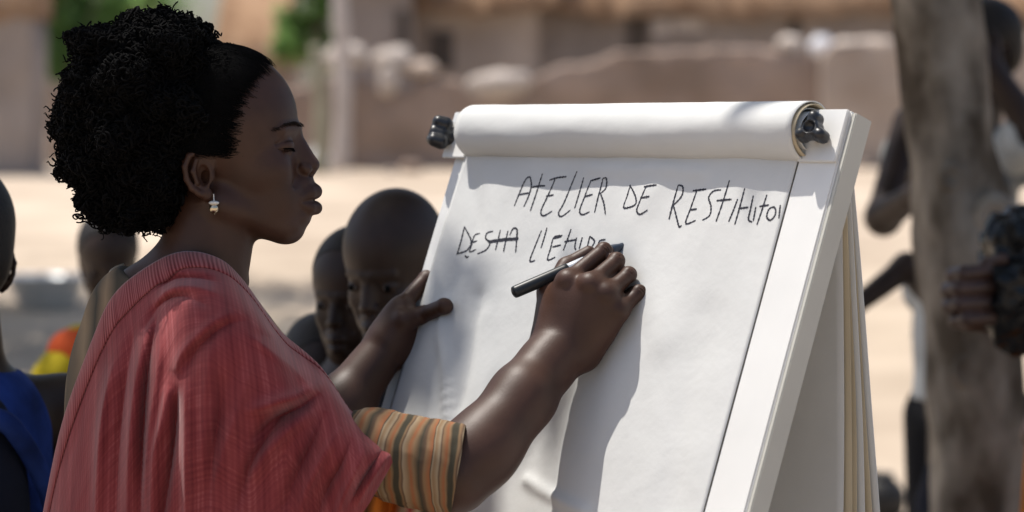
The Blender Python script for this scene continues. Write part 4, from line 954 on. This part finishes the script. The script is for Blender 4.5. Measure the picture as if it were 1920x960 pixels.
part('barrel', lathe([(0, .0001), (0, .0052), (.006, .0068), (.02, .0073), (.43, .0076), (.455, .0076), (.462, .0066)]), M_PENG, pen)
part('end_plug', lathe([(-.004, .0001), (-.004, .0036), (.004, .0040), (.008, .0001)]), M_BLACKPL, pen)
part('band', lathe([(.45, .0060), (.455, .0066), (.60, .0068), (.605, .0060)]), M_PENS, pen)
part('grip', lathe([(.60, .006), (.603, .0070), (.83, .0070), (.86, .0064), (.90, .0044), (.93, .0040), (.935, .0001)]), M_PENB, pen)
part('nib', lathe([(.93, .003), (.97, .0028), (.99, .0022), (1.0, .0008), (1.001, .0001)]), M_INK, pen)
# ------------------------------------------------------------------ onlookers
f = Field(); head_ops(f, True); CH_V, CH_Q = f.mesh(3.6, smooth=1)
f = Field(); f.ell(hc(404, 222), (153, 119, 141.5)); f.ell(hc(350, 300), (92, 92, 100), 30)
f.func(lambda x, y, z: poly_sdf([(p[0] - 430, 300 - p[1]) for p in [(508, 112), (492, 150), (470, 200), (440, 285), (420, 262), (360, 270), (340, 320), (335, 400), (230, 400), (200, 200), (260, 60), (420, 40)]])(x, z) + 0 * y, (-300, -200, -200), (200, 200, 300), 4, 'i')
CAP_V, CAP_Q = f.mesh(4.5)
M_CROP = mat('hair_cropped', (.011, .0075, .006), .55, .3, scale=120, bump=.25, bscale=300, spec=.3)
M_EYE = mat('eye_white', (.16, .14, .12), .3, .05, spec=.5)
def unit(v): v = np.array(v, float); return v / np.linalg.norm(v)
def onlooker(label, hp, hs, yaw, pitch=0, roll=0, name='person', hair=True, chest=None, shoulders=None, body_yaw=None, H=None, arms=None, shirt=None, sleeves=(None, None), shorts=None, skin=None, hand=1.0, width=1.0, shirt_len=.36, legs=True, group=None, sk=1.0):
    """standing figure: head from the shared face, body and clothes blended from limbs down to the ground"""
    C = P(*hp); skin = skin or M_CHILD; g0 = gz(C[0], C[1]); R = Matrix.Rotation(math.radians(yaw), 3, 'Z') @ Matrix.Rotation(math.radians(pitch), 3, 'Y') @ Matrix.Rotation(math.radians(roll), 3, 'X')
    by = math.radians(yaw if body_yaw is None else body_yaw); Fd = np.array([math.cos(by), math.sin(by), 0]); Sd = np.array([-math.sin(by), math.cos(by), 0])     # front, left-hand side
    tall = C[2] - g0 + .10; k = tall / 1.25 * width
    nk = (chest if chest is not None else C + np.array([0, 0, -.235 * hs]) - Fd * .015)                       # base of the neck
    root = thing(name, label, 'person', (nk[0], nk[1], g0), group)
    hip = np.array([nk[0], nk[1], g0 + (nk[2] - g0) * .50]) - Fd * .01
    bd = [(to_world(CH_V, C, HS * hs, R), CH_Q)]
    f = Field(); b0 = C + np.array(R @ Vector((-40, 0, -70))) * HS * hs
    f.cone(b0, nk, .046 * hs, .05 * k * sk, .02)
    shl = [nk + Sd * s * .128 * k + np.array([0, 0, -.035 * k]) for s in (1, -1)]
    f.cone(shl[0], shl[1], .044 * k, .044 * k, .03)
    f.chain([nk + np.array([0, 0, -.06 * k]), (nk + hip) / 2, hip], [.085 * k, .080 * k, .088 * k], .04)
    ft = []
    if legs:
        for s in (1, -1):
            kn = np.array([hip[0], hip[1], g0 + (hip[2] - g0) * .52]) + Sd * s * .062 * k + Fd * .015; an = np.array([hip[0], hip[1], g0 + .07]) + Sd * s * .065 * k
            f.chain([hip + Sd * s * .055 * k, kn, an], [.062 * k, .042 * k, .028 * k], .02); f.cone(an + np.array([0, 0, -.04]), an + Fd * .11 * k + np.array([0, 0, -.048]), .026 * k, .02 * k, .015)
    kb = k
    dflt = [[shl[i], shl[i] + Sd * s * .045 * k + np.array([0, 0, -.19 * k]), shl[i] + Sd * s * .05 * k + Fd * .07 * k + np.array([0, 0, -.36 * k])] for i, s in enumerate((1, -1))]
    A = [dflt[i] if (arms is None or arms[i] is None) else arms[i] for i in (0, 1)]
    for a_ in A:
        k = kb; f.chain(a_, [.036 * k * sk, .029 * k * sk, .021 * k * sk], .02); k = kb * (hand or 1); d_ = unit(a_[-1] - a_[-2]); e = a_[-1]; sd = np.cross(d_, [0, 0, 1.0]); sd = unit(sd) if np.linalg.norm(sd) > .1 else np.array([1.0, 0, 0]); up = np.cross(sd, d_)
        f.cone(e, e + d_ * .045 * k, .021 * k, .024 * k, .012)
        if hand == 0: k = kb; continue
        for q in (-1.5, -.5, .5, 1.5): f.chain([e + d_ * .045 * k + up * q * .011 * k, e + d_ * .085 * k + up * q * .0125 * k, e + d_ * .105 * k + up * q * .012 * k + sd * .018 * k], [.008 * k, .0075 * k, .006 * k], .003)
        f.chain([e + d_ * .015 * k + up * .018 * k, e + d_ * .045 * k + up * .036 * k + sd * .012, e + d_ * .065 * k + up * .038 * k + sd * .02], [.011 * k, .009 * k, .007 * k], .004)
    k = kb; bd.append(f.mesh(.0055)); part('body', mesh_np('body', *join(bd)), skin, root)
    V, Q = [], []
    for s in (-1, 1):                                       # open eyes
        f = Field(); f.ell(hc(540, 273, s * 46), (16.5, 15, 9)); v, q = f.mesh(2.5); part('eye', mesh_np('eye', to_world(v, C, HS * hs, R), q), M_EYE, root)
        f = Field(); f.ell(hc(553, 273, s * 50), (6.5, 8.5, 8.5)); v, q = f.mesh(1.8); part('iris', mesh_np('iris', to_world(v, C, HS * hs, R), q), M_HAIR, root)
    if hair: part('hair', mesh_np('hair', to_world(CAP_V, C, HS * hs, R), CAP_Q), M_CROP, root)
    if shirt:
        f = Field(); hem = nk + np.array([0, 0, -shirt_len * k]); o_ = .012
        f.cone(shl[0], shl[1], .046 * k + o_, .046 * k + o_, .03); f.chain([nk + np.array([0, 0, -.06 * k]), (nk + hem) / 2, hem], [.087 * k + o_, .09 * k + o_, .102 * k + o_], .04)
        f.ell(nk + np.array([0, 0, .03]), (.065 * k, .065 * k, .055 * k), .006, 's'); zc = hem[2]
        f.func(lambda x, y, z: (zc - z) + 0 * x + 0 * y, nk - 1.2, nk + 1.2, .004, 'i')
        v, q = f.mesh(.006); v = v + np.array([[0.0, .006 * noise.noise(Vector((p_[0] * 22, p_[1] * 22, p_[2] * 6))), 0] for p_ in v]); part('shirt', mesh_np('shirt', v, q), shirt, root)
        for i in (0, 1):
            if sleeves[i] is not None:
                a_, b_ = A[i][0], A[i][1]; f = Field(); f.cone(a_, a_ + (b_ - a_) * .72, .043 * k + o_, .044 * k + o_); f.ell(a_ + (b_ - a_) * 1.0, (.04 * k, .04 * k, .04 * k), .004, 's'); part('sleeve', mesh_np('sleeve', *f.mesh(.006)), sleeves[i], root)
    if shorts:
        f = Field()
        for s in (1, -1):
            kn = np.array([hip[0], hip[1], g0 + (hip[2] - g0) * .55]) + Sd * s * .066 * k; f.cone(hip + Sd * s * .05 * k, kn, .085 * k, .062 * k, .03)
        f.cone(hip + np.array([0, 0, .06]), hip, .098 * k, .10 * k, .03); part('shorts', mesh_np('shorts', *f.mesh(.007)), shorts, root)
    return root
cl = lambda n, c, v=.15: mat(n, c, .85, v, scale=14, spec=.15, bump=.2, bscale=60)
C_BLACK, C_YEL, C_BLUE, C_NAVY, C_OR = cl('cloth_black', (.012, .012, .014)), cl('cloth_yellow', (.50, .38, .02)), cl('cloth_blue', (.014, .035, .16), .5), cl('cloth_navy', (.010, .012, .022)), cl('cloth_orange', (.62, .10, .03))
C_WHITE, C_GREY, C_BROWN, C_ORG = cl('cloth_white', (.50, .51, .50)), cl('cloth_greygreen', (.24, .25, .25)), cl('cloth_brown', (.06, .045, .035)), cl('cloth_burnt_orange', (.45, .14, .02))
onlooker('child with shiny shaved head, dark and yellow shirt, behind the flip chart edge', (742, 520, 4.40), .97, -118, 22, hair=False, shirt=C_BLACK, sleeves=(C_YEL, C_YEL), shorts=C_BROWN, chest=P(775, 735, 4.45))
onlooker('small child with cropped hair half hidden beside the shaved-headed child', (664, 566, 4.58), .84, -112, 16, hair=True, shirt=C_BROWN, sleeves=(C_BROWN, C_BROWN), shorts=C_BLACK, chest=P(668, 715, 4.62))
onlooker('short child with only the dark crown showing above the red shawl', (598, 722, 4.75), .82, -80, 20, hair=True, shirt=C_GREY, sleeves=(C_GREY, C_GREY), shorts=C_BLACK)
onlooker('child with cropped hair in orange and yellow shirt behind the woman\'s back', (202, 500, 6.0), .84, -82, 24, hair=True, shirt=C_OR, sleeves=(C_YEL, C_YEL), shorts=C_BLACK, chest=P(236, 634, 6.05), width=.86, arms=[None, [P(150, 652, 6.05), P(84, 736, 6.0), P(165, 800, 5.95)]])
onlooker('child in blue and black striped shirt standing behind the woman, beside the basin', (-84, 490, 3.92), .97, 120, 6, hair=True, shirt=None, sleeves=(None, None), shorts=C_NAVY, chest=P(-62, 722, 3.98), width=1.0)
E_ = [o for o in COL.objects if o.get('label', '').startswith('child in blue')][0]
def striped_shirt(root, nk, k):
    f = Field(); f.cone(nk + np.array([.0, -.13 * k, -.05 * k]), nk + np.array([0, .13 * k, -.05 * k]), .058 * k, .058 * k, .02); f.chain([nk + np.array([0, 0, -.07]), nk + np.array([0, 0, -.5])], [.115 * k, .125 * k], .05)
    f.ell(nk + np.array([0, 0, .03]), (.065, .065, .05), .006, 's'); o = part('shirt', mesh_np('shirt', *f.mesh(.005)), C_BLUE, root)
    f = Field(); f.ell(nk + np.array([.040, -.10, -.17]), (.060, .07, .17)); part('front_panel', mesh_np('panel', *f.mesh(.006)), C_NAVY, root)
    for j, (r0, dz) in enumerate(((.0, 0),)):      # blue stripes over the shoulder and down the side
        pts = catmull([nk + np.array([.045 + .0 * r0, -.155 * k + r0, -.03]), nk + np.array([.085 - r0 * .2, -.14 * k + r0, -.045]), nk + np.array([.125 - r0 * .1, -.06 + r0 * .6, -.16]), nk + np.array([.130, -.02 + r0 * .7, -.32]), nk + np.array([.130, .0 + r0 * .7, -.5])], np.linspace(0, 1, 40)); V, Q = tube(pts, .014, 8); part('stripe', pyd('stripe', V, Q), C_BLUE, root)
    f = Field(); a_ = nk + np.array([.0, -.15 * k, -.06]); a_ = a_ + np.array([-.012, 0, -.03]); f.cone(a_, a_ + np.array([.03, -.02, -.26]), .052, .052); part('sleeve', mesh_np('sleeve', *f.mesh(.005)), C_NAVY, root)
striped_shirt(E_, P(-62, 722, 3.98), .98)
# people around the trunk
onlooker('man in grey shirt with white sleeve behind the trunk, arm raised to head', (1838, 100, 7.25), 1.02, -165, 4, hair=True, chest=P(1815, 262, 7.3), shirt=C_GREY, sleeves=(C_WHITE, None), shorts=C_BLACK, width=.92, shirt_len=.40, body_yaw=-120, sk=1.15,
         arms=[[P(1905, 282, 7.2), P(1938, 248, 7.1), P(1862, 132, 7.12)], [P(1712, 235, 7.2), P(1656, 408, 7.1), P(1706, 372, 6.95)]])
onlooker('boy in long white shirt hidden behind the tree trunk, forearm stretched towards the easel', (1818, 400, 6.75), .92, -170, 8, hair=True, chest=P(1806, 520, 6.8), shirt=C_WHITE, sleeves=(None, None), shorts=C_NAVY, width=.98, shirt_len=.27, body_yaw=-150,
         arms=[[P(1740, 540, 6.75), P(1700, 500, 6.7), P(1598, 578, 6.65)], [P(1850, 560, 6.85), P(1868, 720, 6.9), P(1850, 860, 6.85)]])
hb = onlooker('person in orange wrapper holding a black plastic bag in front of the trunk', (2150, 60, 5.55), 1.0, -178, 6, hair=True, chest=P(2165, 300, 5.6), shirt=C_BROWN, sleeves=(C_BROWN, C_BROWN), shorts=None, width=.9, body_yaw=-150, hand=0, skin=mat('skin_hand', (.06, .032, .024), .4, .2, scale=40),
         arms=[[P(2080, 360, 5.45), P(2020, 600, 5.40), P(1866, 572, 5.33)], None])
nkz = P(2120, 300, 5.6); V = []
for i in range(20):
    for j in range(48):
        a_ = j * 2 * math.pi / 48; t = i / 19; w = (.15 + .06 * t) * (1 + .05 * math.sin(a_ * 6)); V.append((nkz[0] + w * 1.1 * math.cos(a_) - .03, nkz[1] + w * math.sin(a_), .82 - .75 * t))
Fq = [(i * 48 + j, i * 48 + (j + 1) % 48, (i + 1) * 48 + (j + 1) % 48, (i + 1) * 48 + j) for i in range(19) for j in range(48)]
part('wrapper_skirt', pyd('wrapper', V, Fq), C_ORG, hb)
f = Field()                                   # fingers closed round the neck of the bag
for i, (yy, xx) in enumerate(((512, 1786), (541, 1776), (570, 1778), (598, 1792))):
    f.chain([P(1862, yy - 4, 5.235), P(xx + 22, yy, 5.215), P(xx, yy + 4, 5.245), P(xx + 20, yy + 8, 5.30), P(1862, yy + 6, 5.33)], [.0125, .0135, .0125, .014, .02], .004)
f.cone(P(1862, 520, 5.33), P(1866, 590, 5.33), .028, .028, .02); f.chain([P(1868, 520, 5.30), P(1850, 496, 5.24), P(1880, 486, 5.22)], [.018, .013, .011], .008)
part('hand', mesh_np('hand', *f.mesh(.003)), MATS['skin_hand'], hb)
# black plastic bag, crumpled and shiny
M_BAG = mat('bag_plastic', (.005, .0055, .0065), .24, .3, scale=30, spec=.28)
bc = P(1925, 525, 5.28); f = Field(); f.ell(bc, (.095, .07, .112)); f.ell(bc + np.array([.08, 0, -.03]), (.09, .08, .12), .03); f.cone(bc + np.array([-.03, 0, .06]), bc + np.array([-.075, .02, -.02]), .045, .03, .03)
v, q = f.mesh(.0032)
def crump(p_):
    s = 0
    for fr, am in ((8, .034), (19, .020), (45, .005)): s += am * (.5 - abs(noise.noise(Vector(p_ * fr))) * 2)
    return s
v = v + np.array([unit(p_ - bc) * crump(p_) for p_ in v]); bag = link('plastic_bag', mesh_np('bag', v - bc, q), M_BAG); bag.location = bc
tag(bag, 'crumpled shiny black plastic bag held in front of the tree trunk', 'bag')
# metal basin on the ground behind the woman
q0 = ground_on(88, 578); M_BASIN = mat('basin_metal', (.62, .64, .66), .35, .08, metal=.35)
prof = [(0, .0), (.13, 0), (.15, .01), (.215, .17), (.245, .185), (.245, .195), (.21, .18), (.14, .02), (0, .015)]; V, Q = [], []; n_ = 40
for r_, z in prof:
    for j in range(n_): V.append((r_ * math.cos(j * 2 * math.pi / n_), r_ * math.sin(j * 2 * math.pi / n_), z))
for i in range(len(prof) - 1):
    for j in range(n_): Q.append((i * n_ + j, i * n_ + (j + 1) % n_, (i + 1) * n_ + (j + 1) % n_, (i + 1) * n_ + j))
o = link('basin', pyd('basin', V, Q), M_BASIN); o.location = (q0[0], q0[1], q0[2] - .01); tag(o, 'wide metal basin standing on the sand behind the woman', 'basin')
